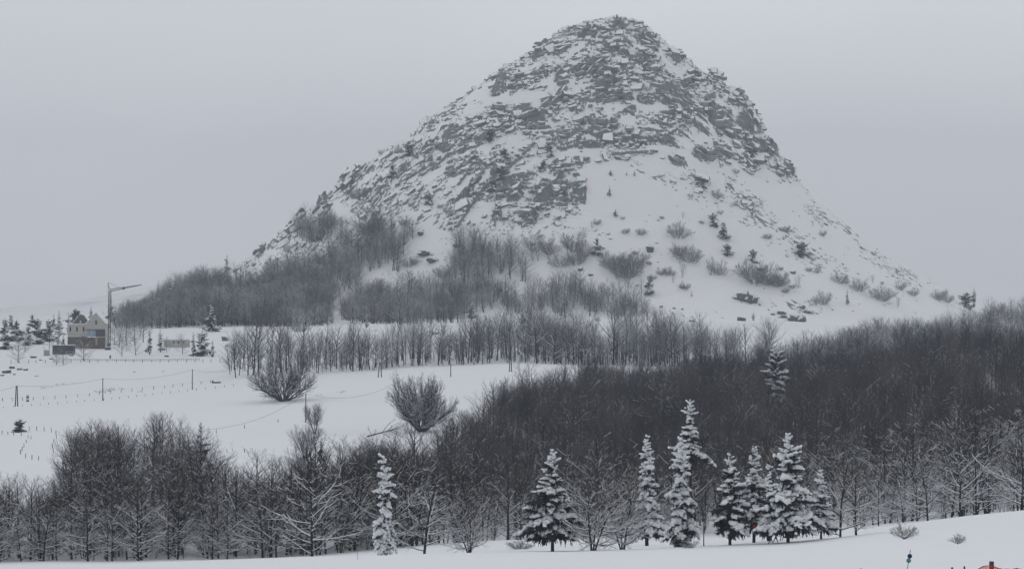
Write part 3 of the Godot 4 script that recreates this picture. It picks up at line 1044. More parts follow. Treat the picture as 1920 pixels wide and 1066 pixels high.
func build_woods() -> void:
	var thin := FastNoiseLite.new(); thin.seed = 31; thin.frequency = 0.02
	var spots := []        # every tree of the near woods: [distance, x, z, height, kind, wood]
	# the right-hand wood on the slope, by the ground its trunks stand on: [px, distance]
	var right_wood := [[720, 322], [900, 330], [1100, 338], [1400, 345], [1600, 332], [1760, 320], [2080, 318], [2250, 500], [2150, 790], [1900, 790], [1700, 790], [1500, 775], [1420, 735], [1330, 705], [1260, 690], [1120, 690], [1050, 655], [985, 625], [930, 585], [880, 545], [840, 515], [800, 470], [770, 445], [730, 420], [700, 400]]
	var left_wood := [[-140, 318], [760, 322], [760, 398], [690, 430], [640, 405], [560, 372], [430, 368], [420, 395], [400, 425], [330, 448], [210, 446], [150, 410], [110, 352], [-140, 346]]
	var mid_band := [[425, 765], [470, 765], [560, 790], [760, 795], [960, 795], [1080, 790], [1250, 800], [1450, 815], [1450, 850], [1080, 850], [760, 840], [430, 825]]
	var lists := [[right_wood, 3.7, 0], [left_wood, 3.3, 1], [mid_band, 3.2, 2]]
	for l in lists:
		var poly: Array = l[0]
		var gap: float = l[1]
		var d := 312.0
		while d < 860.0:
			var x := -170.0
			while x < 240.0:
				var xx := x + rng.randf_range(-0.5, 0.5) * gap
				var dd := d + rng.randf_range(-0.5, 0.5) * gap
				x += gap
				var px := CX + xx / dd * F
				if px < -150 or px > 2100 or not inside(poly, px, dd):
					continue
				var tall := rng.randf_range(7.6, 10.6)
				var kind := rng.randi() % 7
				if l[2] == 0 and clump.get_noise_2d(xx * 1.6 + 33.0, dd * 1.6) > 0.22 and rng.randf() < 0.6: continue
				if l[2] == 1:
					tall = rng.randf_range(8.5, 11.6) if dd < 400 else rng.randf_range(7.0, 9.5)
					if px > 230 and px < 660 and dd > 345 and rng.randf() < 0.72: continue       # open below, snow shows between the trunks
					if dd < 345: kind = [3, 5, 0, 1, 3, 5, 2][kind]
				elif l[2] == 0:
					if dd < 430:
						if rng.randf() < 0.3: continue
						tall = rng.randf_range(8.5, 11.5)
						if px > 980 and px < 1600 and dd < 372: continue
						if px > 1560: kind = [3, 5, 0, 3, 5, 5, 2][kind]
					else:
						var of := clump.get_noise_2d(xx * 1.2 + 200.0, dd * 1.2)      # trees of a kind keep company
						kind = ([0, 2, 6, 2] if of > 0.08 else ([1, 4, 1, 4] if of < -0.08 else [0, 1, 6, 2]))[rng.randi() % 4]
						tall = rng.randf_range(6.5, 11.0)
					if px > 1480 and dd > 700: tall *= 0.95
				else:
					if thin.get_noise_2d(xx * 1.5, dd * 1.5) < -0.3 and px < 1000: continue
					if px > 925 and px < 948 and rng.randf() < 0.7: continue
					var edge := clump.get_noise_2d(xx * 2.5 + 17.0, 3.0) * 40.0
					if dd < 772.0 + edge or dd > 838.0 + edge: continue
					if rng.randf() < 0.15: continue
					tall = lerpf(6.0, 14.5, pow(rng.randf(), 0.8)) * (1.0 + 0.5 * clump.get_noise_2d(xx * 3.0, dd * 3.0))
					kind = [1, 4, 6, 1, 4, 0, 6][kind]
				spots.append([dd, xx, -dd, tall, kind, l[2]])
			d += gap
	spots.sort_custom(func(a, b): return a[0] < b[0])
	var rest := {0: [], 2: [], 6: []}
	for s in spots:
		if (s[5] == 2 and rng.randf() < 0.5) or (s[5] != 2 and s[0] < 470.0 and rng.randf() < 0.8):
			var xx: float = s[1] + rng.randf_range(-2.5, 2.5)
			var zz: float = s[2] + rng.randf_range(-2.5, 2.5) - 1.0
			if -zz > 322.0:
				rest[[0, 2, 6][rng.randi() % 3]].append(stand(xx, zz, rng.randf_range(1.5, 4.0)))
	var frosty := {}
	var one := 0
	var band := 0
	for s in spots:
		var t := stand(s[1], s[2], s[3])
		var front: bool = s[5] == 2 and s[0] < 800.0 and band < 50
		if (one < 240 and s[5] != 2) or front:
			var px: float = CX + s[1] / s[0] * F
			var look: String = ["evenly branched bare tree", "bare tree with a clear lower trunk", "three stemmed bare tree", "bare tree with wide snowy boughs", "slim high crowned bare tree", "broad bare tree branched to the ground", "twin stemmed bare tree"][s[4]]
			var row := "front row" if s[0] < 326.0 else ("second row" if s[0] < 334.0 else "inner rows")
			var zone := ""
			var group := ""
			if s[5] == 1:
				group = "trees in the front of the left wood"
				zone = "left wood at the left picture edge" if px < 110 else ("left wood below the transformer pole" if px < 210 else ("left wood below the tall clump" if px < 330 else ("left wood before the dusted fir" if px < 440 else ("left wood below the meadow stakes" if px < 540 else ("left wood below the oval bushes" if px < 650 else "left wood round the crooked fir")))))
			elif s[5] == 2:
				group = "trees in the belt below the peak"
				row = "near side"
				zone = "tree belt at its left end" if px < 520 else ("tree belt above the spreading tree" if px < 620 else ("tree belt above the single pole" if px < 720 else ("tree belt above the big round tree" if px < 860 else ("tree belt by the slanting pole" if px < 1000 else "tree belt above the dark wood"))))
			elif px < 1560:
				group = "trees behind the firs"
				zone = "dark wood left of the broad fir" if px < 1000 else ("dark wood behind the bare bushes" if px < 1200 else "dark wood behind the tight fir group")
			else:
				group = "trees in the wood right of the firs"
				zone = "right wood just beside the firs" if px < 1680 else ("right wood above the twiggy bush" if px < 1780 else ("right wood above the tiny bush" if px < 1860 else "right wood at the right picture edge"))
			var what := ["%s, %s, %s" % [look, row, zone], group]
			var o: Node3D = (kinds[s[4]].grey if front else kinds[s[4]].tree).duplicate()
			o.name = numbered("bare_tree")
			add_child(o)
			o.transform = t
			tag(o, what[0], "bare tree", what[1])
			if front: band += 1
			else: one += 1
			continue
		var into := frosty if s[0] > (690.0 if s[1] > 70.0 else 735.0) + 30.0 * sin(s[1]) else rest
		if not into.has(s[4]): into[s[4]] = []
		into[s[4]].append(t)
	mass("bare_wood", "dense dark leafless wood covering the slope on the right", rest, M.twigs)
	mass("frosted_wood", "greyish frosted leafless trees along the crest and the meadow belt", frosty, M.rime)

	# leafless woods on the foot of the peak, by where their trunks stand in the photograph
	var far := {}
	var n := 0
	for e in [[[[218, 628], [250, 590], [330, 560], [372, 548], [470, 545], [545, 520], [600, 500], [650, 470], [690, 445], [770, 440], [785, 470], [745, 500], [690, 520], [650, 545], [620, 575], [600, 612], [500, 615], [380, 612], [300, 632]], 3.1, 8, 15],
			[[[640, 600], [660, 560], [760, 545], [860, 540], [960, 555], [1080, 550], [1150, 560], [1205, 582], [1200, 592], [1060, 592], [920, 586], [820, 600], [700, 606]], 3.1, 6.5, 12],
			[[[845, 520], [860, 480], [905, 470], [930, 480], [990, 490], [985, 515], [930, 525], [880, 545]], 3.5, 9, 16], [[[560, 450], [600, 430], [640, 420], [640, 440], [590, 470]], 3.6, 8, 12],
			[[[990, 480], [1040, 462], [1100, 470], [1080, 490], [1000, 495]], 6.0, 6, 9], [[[1130, 520], [1200, 500], [1215, 520], [1190, 545], [1140, 545]], 5.0, 5, 8]]:
		var poly: Array = e[0]
		var lo := Vector2(1e9, 1e9)
		var hi := Vector2(-1e9, -1e9)
		for p in poly:
			lo = lo.min(Vector2(p[0], p[1]))
			hi = hi.max(Vector2(p[0], p[1]))
		var a := at(lo.x, (lo.y + hi.y) * 0.5, 900)
		var z := -1100.0
		while z > -1480.0:
			var x: float = (lo.x - CX) / F * 1480.0
			while x < (hi.x - CX) / F * 1480.0 + 20.0:
				var xx: float = x + rng.randf_range(-0.5, 0.5) * e[1]
				var zz: float = z + rng.randf_range(-0.5, 0.5) * e[1]
				x += e[1]
				var y := ground(xx, zz)
				var ra := clump.get_noise_2d(xx * 1.7, zz * 1.7) * 34.0
				if not inside(poly, CX - xx * F / zz + ra, CY + y * F / zz + ra * 0.5) or clump.get_noise_2d(xx * 2.0 + 90.0, zz * 2.0) < -0.3:
					continue
				var k: int = [0, 2, 2, 6, 1, 0, 6][rng.randi() % 7]
				if not far.has(k): far[k] = []
				far[k].append(stand(xx, zz, rng.randf_range(e[2], e[3]) * (0.5 + 0.5 * smoothstep(210.0, 400.0, CX - xx * F / zz))) * Transform3D(Basis.from_scale(Vector3(1.3, 1, 1.3)), Vector3.ZERO))
				n += 1
			z -= e[1]
	mass("slope_wood", "grey leafless wood on the snowy foot of the peak", far, M.frost)
	print("near woods %d, slope wood %d" % [spots.size(), n])


func build_firs() -> void:
	var say := func(px, d, tall, wide, label, sd, opt, turn = 0.0):
		var w := on_land(px, d)
		return fir("fir_tree", label, fir_parts(sd, tall, wide, opt), w, turn, Vector3.ONE, "snow laden firs at the field edge")
	say.call(1036, 268.0, 10.2, 3.1, "broad snowy fir standing alone left of the firs, thick bare trunk foot", 421, {"clear": 0.17, "snow": 0.85, "whorls": 19, "each": 7, "fat": 0.9, "shape": 0.75})
	say.call(1213, 292.0, 12.3, 1.8, "slender snow packed fir between the bare bushes and the tallest fir", 402, {"clear": 0.12, "snow": 0.9, "whorls": 23, "shape": 0.55, "droop": 0.7, "fat": 1.1, "top": 0.05})
	say.call(1295, 345.0, 18.5, 2.6, "tallest fir, its snowy tip rising above the slender fir in front", 403, {"clear": 0.55, "snow": 0.8, "whorls": 15, "each": 7, "shape": 0.75, "droop": 0.55})
	say.call(1276, 276.0, 11.4, 1.75, "slim fir with a leaning foot and a heavy snow covered low bough", 404, {"clear": 0.06, "snow": 0.9, "whorls": 23, "shape": 0.5, "droop": 0.75, "fat": 1.15, "bend": 0.012, "top": 0.05})
	say.call(1369, 268.0, 9.6, 2.1, "dark fir with a bare lower trunk, leftmost of the tight fir group", 405, {"clear": 0.17, "snow": 0.6, "whorls": 18, "shape": 0.6, "fat": 1.0})
	say.call(1414, 274.0, 10.4, 2.0, "fir at the back of the tight group, between two others", 406, {"clear": 0.2, "snow": 0.75, "whorls": 19, "shape": 0.65})
	say.call(1478, 266.0, 11.0, 2.9, "largest fir of the tight group with broad snow laden boughs", 407, {"clear": 0.13, "snow": 0.85, "whorls": 20, "each": 7, "shape": 0.7, "droop": 0.6, "fat": 1.05})
	say.call(1540, 268.0, 7.2, 1.7, "short fir at the right end of the tight fir group", 408, {"clear": 0.16, "snow": 0.75, "whorls": 14, "shape": 0.65})
	say.call(1442, 290.0, 9.0, 1.8, "smaller dark fir half hidden inside the tight group", 409, {"clear": 0.18, "snow": 0.5, "whorls": 16})
	say.call(717, 288.0, 10.8, 1.25, "narrow crooked fir wrapped in lumpy snow before the left wood", 410, {"clear": 0.04, "snow": 0.8, "whorls": 20, "shape": 0.32, "droop": 1.1, "fat": 1.25, "bend": 0.03, "top": 0.08})
	say.call(1455, 560.0, 16.2, 4.6, "lone snowy fir in the middle of the dark wood on the slope", 411, {"snow": 0.75, "whorls": 20, "each": 7, "shape": 0.6})
	say.call(376, 388.0, 12.0, 2.9, "dusted fir at the right edge of the left clump of trees", 412, {"snow": 0.55, "whorls": 16, "ragged": 0.35})
	fir("pine_tree", "young dark pine beside the two round bare bushes on the meadow", pools.fir_far[1], at(602, 864), 0.4, Vector3(0.24, 0.40, 0.24) * 1.0)
	fir("pine_tree", "small spreading pine alone on the left meadow by the fence posts", pools.fir_far[3], at(35, 808), 1.1, Vector3(0.55, 0.45, 0.55))
	var k := 0
	for e in [[425, 535, 57, "tall fir breaking the skyline at the left end of the peak"], [297, 565, 43, "left one of two fir tips above the wood behind the crane"], [323, 568, 44, "right one of two fir tips above the wood behind the crane"], [362, 592, 46, "snowy fir in the grey wood right of the crane"],
			[395, 622, 52, "broad snowy fir at the wood edge above the low cabin"], [308, 606, 40, "narrow snowy fir in the wood right of the crane"], [505, 535, 30, "little snowy fir among grey trees at the peak's left foot"], [570, 545, 42, "pale fir inside the grey wood on the left foot"],
			[207, 605, 52, "snowy fir directly behind the crane mast"], [1120, 479, 35, "dark fir on the open snow left of the round boulder"], [1143, 368, 21, "small conifer alone on the snow chute below the cliffs"], [1154, 405, 13, "tiny conifer below the one on the snow chute"],
			[1175, 329, 9, "tiny conifer under the ledges, left one of two"], [1190, 330, 13, "tiny conifer under the ledges, right one of two"], [1218, 552, 40, "wide snow laden fir at the right end of the slope bushes"], [1357, 447, 33, "dark pine on the right slope above the big bush"],
			[1337, 422, 24, "small pine above the dark pine on the right slope"], [1365, 476, 20, "low spreading pine left of the big bush"], [1412, 490, 24, "pine tip behind the big round bush"], [1503, 477, 25, "dark round conifer on the right slope by the scree"],
			[1589, 571, 29, "slim conifer on the lower right slope"], [1827, 577, 40, "tall dark conifer at the right foot of the peak"], [1840, 578, 26, "shorter conifer right of the tall one at the foot"], [1812, 575, 28, "rounded conifer left of the tall one at the foot"],
			[687, 615, 29, "little snowy fir on the snow strip between wood and belt"], [656, 628, 24, "dark young fir above the tree belt"], [777, 627, 22, "young fir peeping over the tree belt near a boulder"], [981, 607, 20, "dark young fir on the snow strip under the long thicket"],
			[911, 600, 13, "tiny snowy fir at the left end of the long thicket"], [1413, 601, 18, "tiny conifer beside the square dark boulder"], [1297, 556, 12, "tiny conifer on the open lower slope"],
			[70, 645, 50, "large dark pine left of the ruin"], [52, 648, 40, "pale bushy pine left of the large dark pine"], [90, 640, 44, "frosted pine right of the large dark pine"], [20, 618, 30, "far pale fir above the left edge pines"], [60, 612, 24, "far small fir on the white hillside"], [100, 615, 28, "far fir near the snowy fir tips"], [140, 604, 26, "frosted fir rising behind the round gable"], [215, 600, 30, "frosted fir right of the crane mast"], [30, 640, 42, "pale pine near the left picture edge"], [8, 640, 46, "pine cut by the left picture edge"], [110, 632, 52, "tall snowy fir just left of the ruin"], [128, 628, 44, "second snowy fir behind the ruin's left corner"],
			[10, 655, 30, "small snowy fir at the left edge below the pines"], [280, 665, 52, "drooping fir left of the low cabin"], [300, 660, 46, "slimmer fir right against the low cabin's left end"], [362, 665, 44, "fir in front of the cabin's right end"], [378, 667, 48, "taller fir right of the cabin"], [398, 670, 34, "thin young fir right of the cabin firs"],
			[440, 596, 34, "dark fir low in the left foot wood"], [482, 606, 28, "snow flecked fir at the lower edge of the left foot wood"], [533, 596, 34, "fir standing under the left foot wood's highest trees"], [622, 606, 30, "pale fir where the left wood ends at the white wedge"], [762, 598, 26, "fir at the lower edge of the middle thicket"], [822, 570, 34, "dark fir on the middle thicket's crown"], [884, 596, 28, "snow flecked fir in the right half of the middle thicket"], [170, 600, 28, "fir top behind the ruin between its gables"], [108, 650, 26, "low snowy fir by the retaining wall"], [118, 650, 24, "low dark fir behind the retaining wall"], [1145, 328, 10, "dot of a conifer under the stepped ledges"], [940, 335, 26, "hoary pine among the tilted ledges"], [925, 355, 22, "hoary pine below the tilted ledges"],
			[1030, 290, 22, "frosted pine in the middle of the ledge field"], [1018, 315, 16, "frosted small pine under the middle ledges"], [765, 290, 26, "frosted pine on the left skyline slope"], [735, 335, 30, "frosted pine high on the left flank"], [805, 382, 22, "frosted round pine on the left flank"], [920, 262, 22, "hoary pine on the upper left flank"], [945, 300, 24, "hoary pine over the tilted ledges"], [1315, 350, 20, "dark pine by the small crag on the right slope"]]:
		var w := at(e[0], e[1], 500.0 if e[1] > 640 else 900.0)
		var d := -w.z
		var tall: float = e[2] * d / F
		var q: int = [0, 2, 0, 1][k % 4]
		if "pine" in e[3] or "round" in e[3]: q = 3 if e[2] < 30 else 1
		if "broad" in e[3] or "wide" in e[3] or "large" in e[3]: q = 1
		var base := 6.0 if q == 3 else 10.0
		var s := tall / base
		fir("pine_tree" if "pine" in e[3] else "fir_tree", e[3], pools.fir_far[q], w, k * 1.7, Vector3(s, s, s) * Vector3(1.0 + 0.25 * sin(k * 3.1), 1, 1.0 + 0.25 * sin(k * 3.1)), "conifers near the peak and the ruin", e[1] < 560)
		k += 1


func build_lone_trees() -> void:
	# single leafless trees and bushes on the meadows
	var w := at(790, 808)
	var parts := bare_parts(201, 12.0, {"stems": 30, "lean": 1.7, "squash": 0.5, "wob": [0.24, 0.3, 0.34, 0.4, 0.3], "n": [15, 8, 6, 4], "from": [0.15, 0.15, 0.12, 0.1], "ang": [34, 36, 36, 36], "ratio": [0.34, 0.42, 0.5, 0.6], "up": [0.4, 0.5, 0.4, 0.3, 0.2], "r": 0.02, "snow": 0.5, "fat": 0.03})
	bare("field_tree", "big round many stemmed bare tree alone on the middle meadow", "bare tree", parts, w, Vector3(1.05, 1.14, 1.05), M.bark, M.twigs)
	w = at(531, 752)
	parts = bare_parts(202, 12.5, {"stems": 18, "lean": 2.2, "squash": 0.65, "wob": [0.24, 0.3, 0.34, 0.4, 0.3], "n": [15, 8, 6, 4], "from": [0.2, 0.15, 0.12, 0.1], "ang": [40, 40, 38, 38], "ratio": [0.36, 0.42, 0.5, 0.6], "r": 0.028, "snow": 0.5, "fat": 0.03})
	bare("field_tree", "spreading bare tree with a thick short trunk below the tree belt", "bare tree", parts, w, Vector3(1.0, 0.95, 1.0), M.bark, M.twigs)
	parts = bare_parts(203, 8.0, {"stems": 10, "lean": 0.55, "squash": 0.5, "n": [14, 8, 5, 4], "from": [0.25, 0.2, 0.15, 0.1], "ang": [42, 40, 40, 38], "ratio": [0.34, 0.42, 0.5, 0.6], "snow": 0.3})
	bare("field_tree", "oval bare bush, the lower of two beside the single pole", "bare tree", parts, at(573, 862), Vector3(1.0, 0.85, 1.0), M.bark, M.twigs)
	bare("field_tree", "oval bare tree behind the lower bush beside the single pole", "bare tree", parts, at(590, 812), Vector3(0.85, 0.85, 0.85), M.bark, M.twigs)
	# the bare bushes between the firs on the edge of the field
	parts = bare_parts(204, 6.6, {"stems": 4, "lean": 0.7, "n": [20, 8, 5, 4], "from": [0.1, 0.15, 0.12, 0.1], "ang": [66, 45, 40, 38], "ratio": [0.55, 0.45, 0.5, 0.6], "r": 0.024, "snow": 0.75, "fat": 0.02})
	bare("field_tree", "low spreading bare tree with snowy branches right of the broad fir", "bare tree", parts, on_land(1112, 266), Vector3(1, 1.25, 1), M.bark, M.twigs)
	bare("field_tree", "low spreading bare tree left of the slender snow packed fir", "bare tree", parts, on_land(1168, 270), Vector3(-1, 1.3, 1) * -1.0 * Vector3(1, -1, 1), M.bark, M.brown)
	bare("field_tree", "small snowy bare tree at the right end of the left field edge", "bare tree", parts, on_land(880, 268), Vector3(0.8, 0.95, 0.8), M.bark, M.twigs)
	bare("field_tree", "wide bare tree with snow edged boughs right of the narrow crooked fir", "bare tree", kinds[5].parts, on_land(795, 275), Vector3(1.1, 0.95, 1.1), M.bark, M.twigs)
	bare("field_tree", "tall bare tree with long snow edged boughs left of the crooked fir", "bare tree", kinds[3].parts, on_land(585, 278), Vector3(1.15, 1.15, 1.15), M.bark, M.twigs)
	bare("field_tree", "bare tree with snow white forks just right of the fir group", "bare tree", kinds[5].parts, on_land(1576, 268), Vector3(1.0, 0.85, 1.0), M.bark, M.brown)
	bare("field_tree", "second bare tree right of the fir group, trunk slightly behind", "bare tree", kinds[3].parts, on_land(1606, 270), Vector3(0.9, 0.8, 0.9), M.bark, M.brown)
	bare("field_tree", "thin bare stem standing right behind the leaning fir foot", "bare tree", kinds[4].parts, on_land(1320, 268), Vector3(0.5, 0.62, 0.5), M.bark, M.twigs)
	bare("bush", "twiggy bush poking from the snow beside the edge trees", "bush", pools.shrub[0], on_land(1696, 240), Vector3(0.62, 0.55, 0.62), M.bark, M.brown)
	bare("bush", "tiny twiggy bush alone on the open snow field", "bush", pools.shrub[1], on_land(1797, 205), Vector3(0.30, 0.26, 0.30), M.bark, M.brown)
	bare("bush", "pale dry bush on the snow bank left of the broad fir", "bush", pools.shrub[2], on_land(975, 290), Vector3(0.62, 0.40, 0.62), M.grey_twigs, M.grey_twigs)
	bare("bush", "dry bush at the foot of the leaning fir", "bush", pools.shrub[0], on_land(1292, 262), Vector3(0.5, 0.38, 0.5), M.bark, M.brown)
	# the fallen tree lying over the wood's edge
	var fallen := bare_parts(210, 9.0, {"n": [14, 6, 4, 3], "ang": [40, 38, 38, 36], "from": [0.35, 0.2, 0.2, 0.1], "snow": 0.6, "r": 0.02})
	var o := thing("fallen_tree", "snow topped fallen bare tree leaning across the wood edge", "fallen tree", at(690, 852) + Vector3(0, 3.6, 0))
	for k in 3:
		part_of_tree(k, "branch_snow", fallen[k], [M.bark, M.twigs, M.snow][k], o)
	o.basis = Basis(Vector3.FORWARD, deg_to_rad(72.0))
	# round the ruin
	for e in [[33, 680, 38, "small bare tree alone at the far left of the drive fence"], [157, 678, 42, "round bare tree in front of the ruin's foot"], [118, 684, 32, "bare bush before the retaining wall, right of the shelter"], [105, 684, 26, "low bare bush before the retaining wall"],
			[228, 668, 34, "thin bare tree before the crane orchard, left one"], [254, 666, 34, "thin bare tree before the orchard, right one"], [222, 650, 42, "orchard tree nearest the crane"], [237, 648, 42, "second orchard tree right of the crane"], [252, 645, 42, "third orchard tree right of the crane"], [268, 640, 40, "fourth orchard tree, beside the wood"],
			[312, 660, 24, "bare sapling in front of the low cabin"], [342, 664, 34, "forked bare bush before the cabin's right half"], [183, 652, 44, "frosted bare tree before the ruin's right wing"], [214, 646, 34, "tall frosted bare tree between mast and orchard"], [234, 634, 36, "tall frosted bare tree behind the orchard, left"], [262, 630, 38, "tall frosted bare tree behind the orchard, right"], [46, 660, 38, "frosted bare tree below the left pines"], [92, 654, 36, "frosted bare tree beside the open shelter"], [195, 645, 50, "dense bare tree hiding the ruin's right corner"]]:
		var ww := at(e[0], e[1], 640.0)
		var s: float = 1.25 * e[2] * -ww.z / F / 10.0
		bare("garden_tree", e[3], "bare tree", kinds[[0, 3, 5, 2][int(e[0]) % 4]].parts, ww, Vector3(s, s, s) * Vector3(1.15, 1, 1.15), M.bark, M.frost, "bare trees round the ruin")
	# bushes and small trees on the slope of the peak
	var shrubs := [[543, 472, 24], [568, 452, 40], [595, 450, 46], [620, 425, 34], [690, 440, 46], [1273, 445, 34], [1272, 478, 28], [1292, 490, 38], [1308, 492, 30], [1332, 516, 38], [1345, 514, 30], [1400, 520, 40], [1415, 528, 46], [1435, 532, 44], [1455, 536, 36], [1420, 536, 30], [1465, 534, 26], [1496, 540, 26],
			[1575, 530, 26], [1612, 545, 27], [1637, 531, 18], [1655, 563, 32], [1690, 543, 18], [1713, 554, 18], [1760, 562, 24], [1776, 566, 22], [1543, 570, 28], [1530, 574, 24], [1684, 576, 22], [1280, 520, 30], [1262, 530, 22], [1284, 542, 18], [1255, 515, 18], [1240, 515, 16], [1202, 440, 15], [1160, 510, 46], [1190, 500, 36],
			[1178, 520, 40], [1150, 505, 36], [1075, 470, 40], [1095, 480, 30], [1082, 495, 30], [1050, 500, 34], [1000, 470, 38], [1030, 475, 34], [955, 425, 16], [975, 405, 14], [880, 440, 24], [765, 500, 20], [778, 495, 18], [800, 380, 16], [830, 520, 26], [487, 625, 30], [540, 620, 26], [560, 622, 26], [1110, 430, 18], [1096, 440, 16],
			[850, 200, 10], [715, 290, 12], [848, 195, 10], [1215, 170, 16], [1235, 185, 20], [1260, 190, 20], [1310, 250, 16], [680, 370, 26], [660, 365, 20], [1180, 245, 12], [1345, 370, 18], [1296, 370, 10], [1380, 325, 12], [1015, 600, 10], [870, 610, 12], [1050, 600, 8], [1120, 602, 10], [1205, 595, 20], [1190, 590, 28], [1165, 590, 30]]
	rng.seed = 15
	for k in 34:
		var q := Vector2(rng.randf_range(1090, 1680), rng.randf_range(385, 590))
		if q.y > 330 + (q.x - 1500) * 0.75 + 40: shrubs.append([q.x, q.y, rng.randf_range(6, 13)])
	for k in 22:
		shrubs.append([rng.randf_range(640, 1080), rng.randf_range(330, 430), rng.randf_range(7, 14)])
	for e in shrubs:
		var ww := at(e[0], e[1], 900.0)
		var s: float = e[2] * -ww.z / F
		var side := "left flank" if e[0] < 720 else ("left middle" if e[0] < 900 else ("middle under the ledges" if e[0] < 1060 else ("thicket's upper edge" if e[0] < 1130 else ("part left of the round boulder" if e[0] < 1215 else ("part right of the round boulder" if e[0] < 1370 else ("big bush clump" if e[0] < 1480 else ("lower right" if e[0] < 1640 else "far right foot")))))))
		var high: bool = e[2] > 25
		bare("hillside_bush" if not high else "hillside_tree", ("hoary leafless bush on the snowy slope, %s" if not high else "rounded leafless tree on the snowy slope, %s") % side, "bush" if not high else "bare tree",
			pools.shrub[int(e[0]) % 3] if int(e[0] + e[1]) % 4 else pools.sapling, ww, Vector3(s, s, s) / (3.0 if int(e[0] + e[1]) % 4 else 4.0), M.grey_twigs, M.grey_twigs, ("small bushes" if not high else "leafless trees") + " on the slope, " + side)


func bare(called: String, label: String, category: String, parts: Array, where: Vector3, size: Vector3, bark: Material, twigs: Material, group := "") -> void:
	var o := thing(called, label, category, where, group)
	for k in 3:
		if (parts[k] as ArrayMesh).get_surface_count():
			part_of_tree(k, "branch_snow", parts[k], [bark, twigs, M.snow][k], o)
	o.basis = Basis(Vector3.UP, where.x * 3.7).scaled(size.abs())


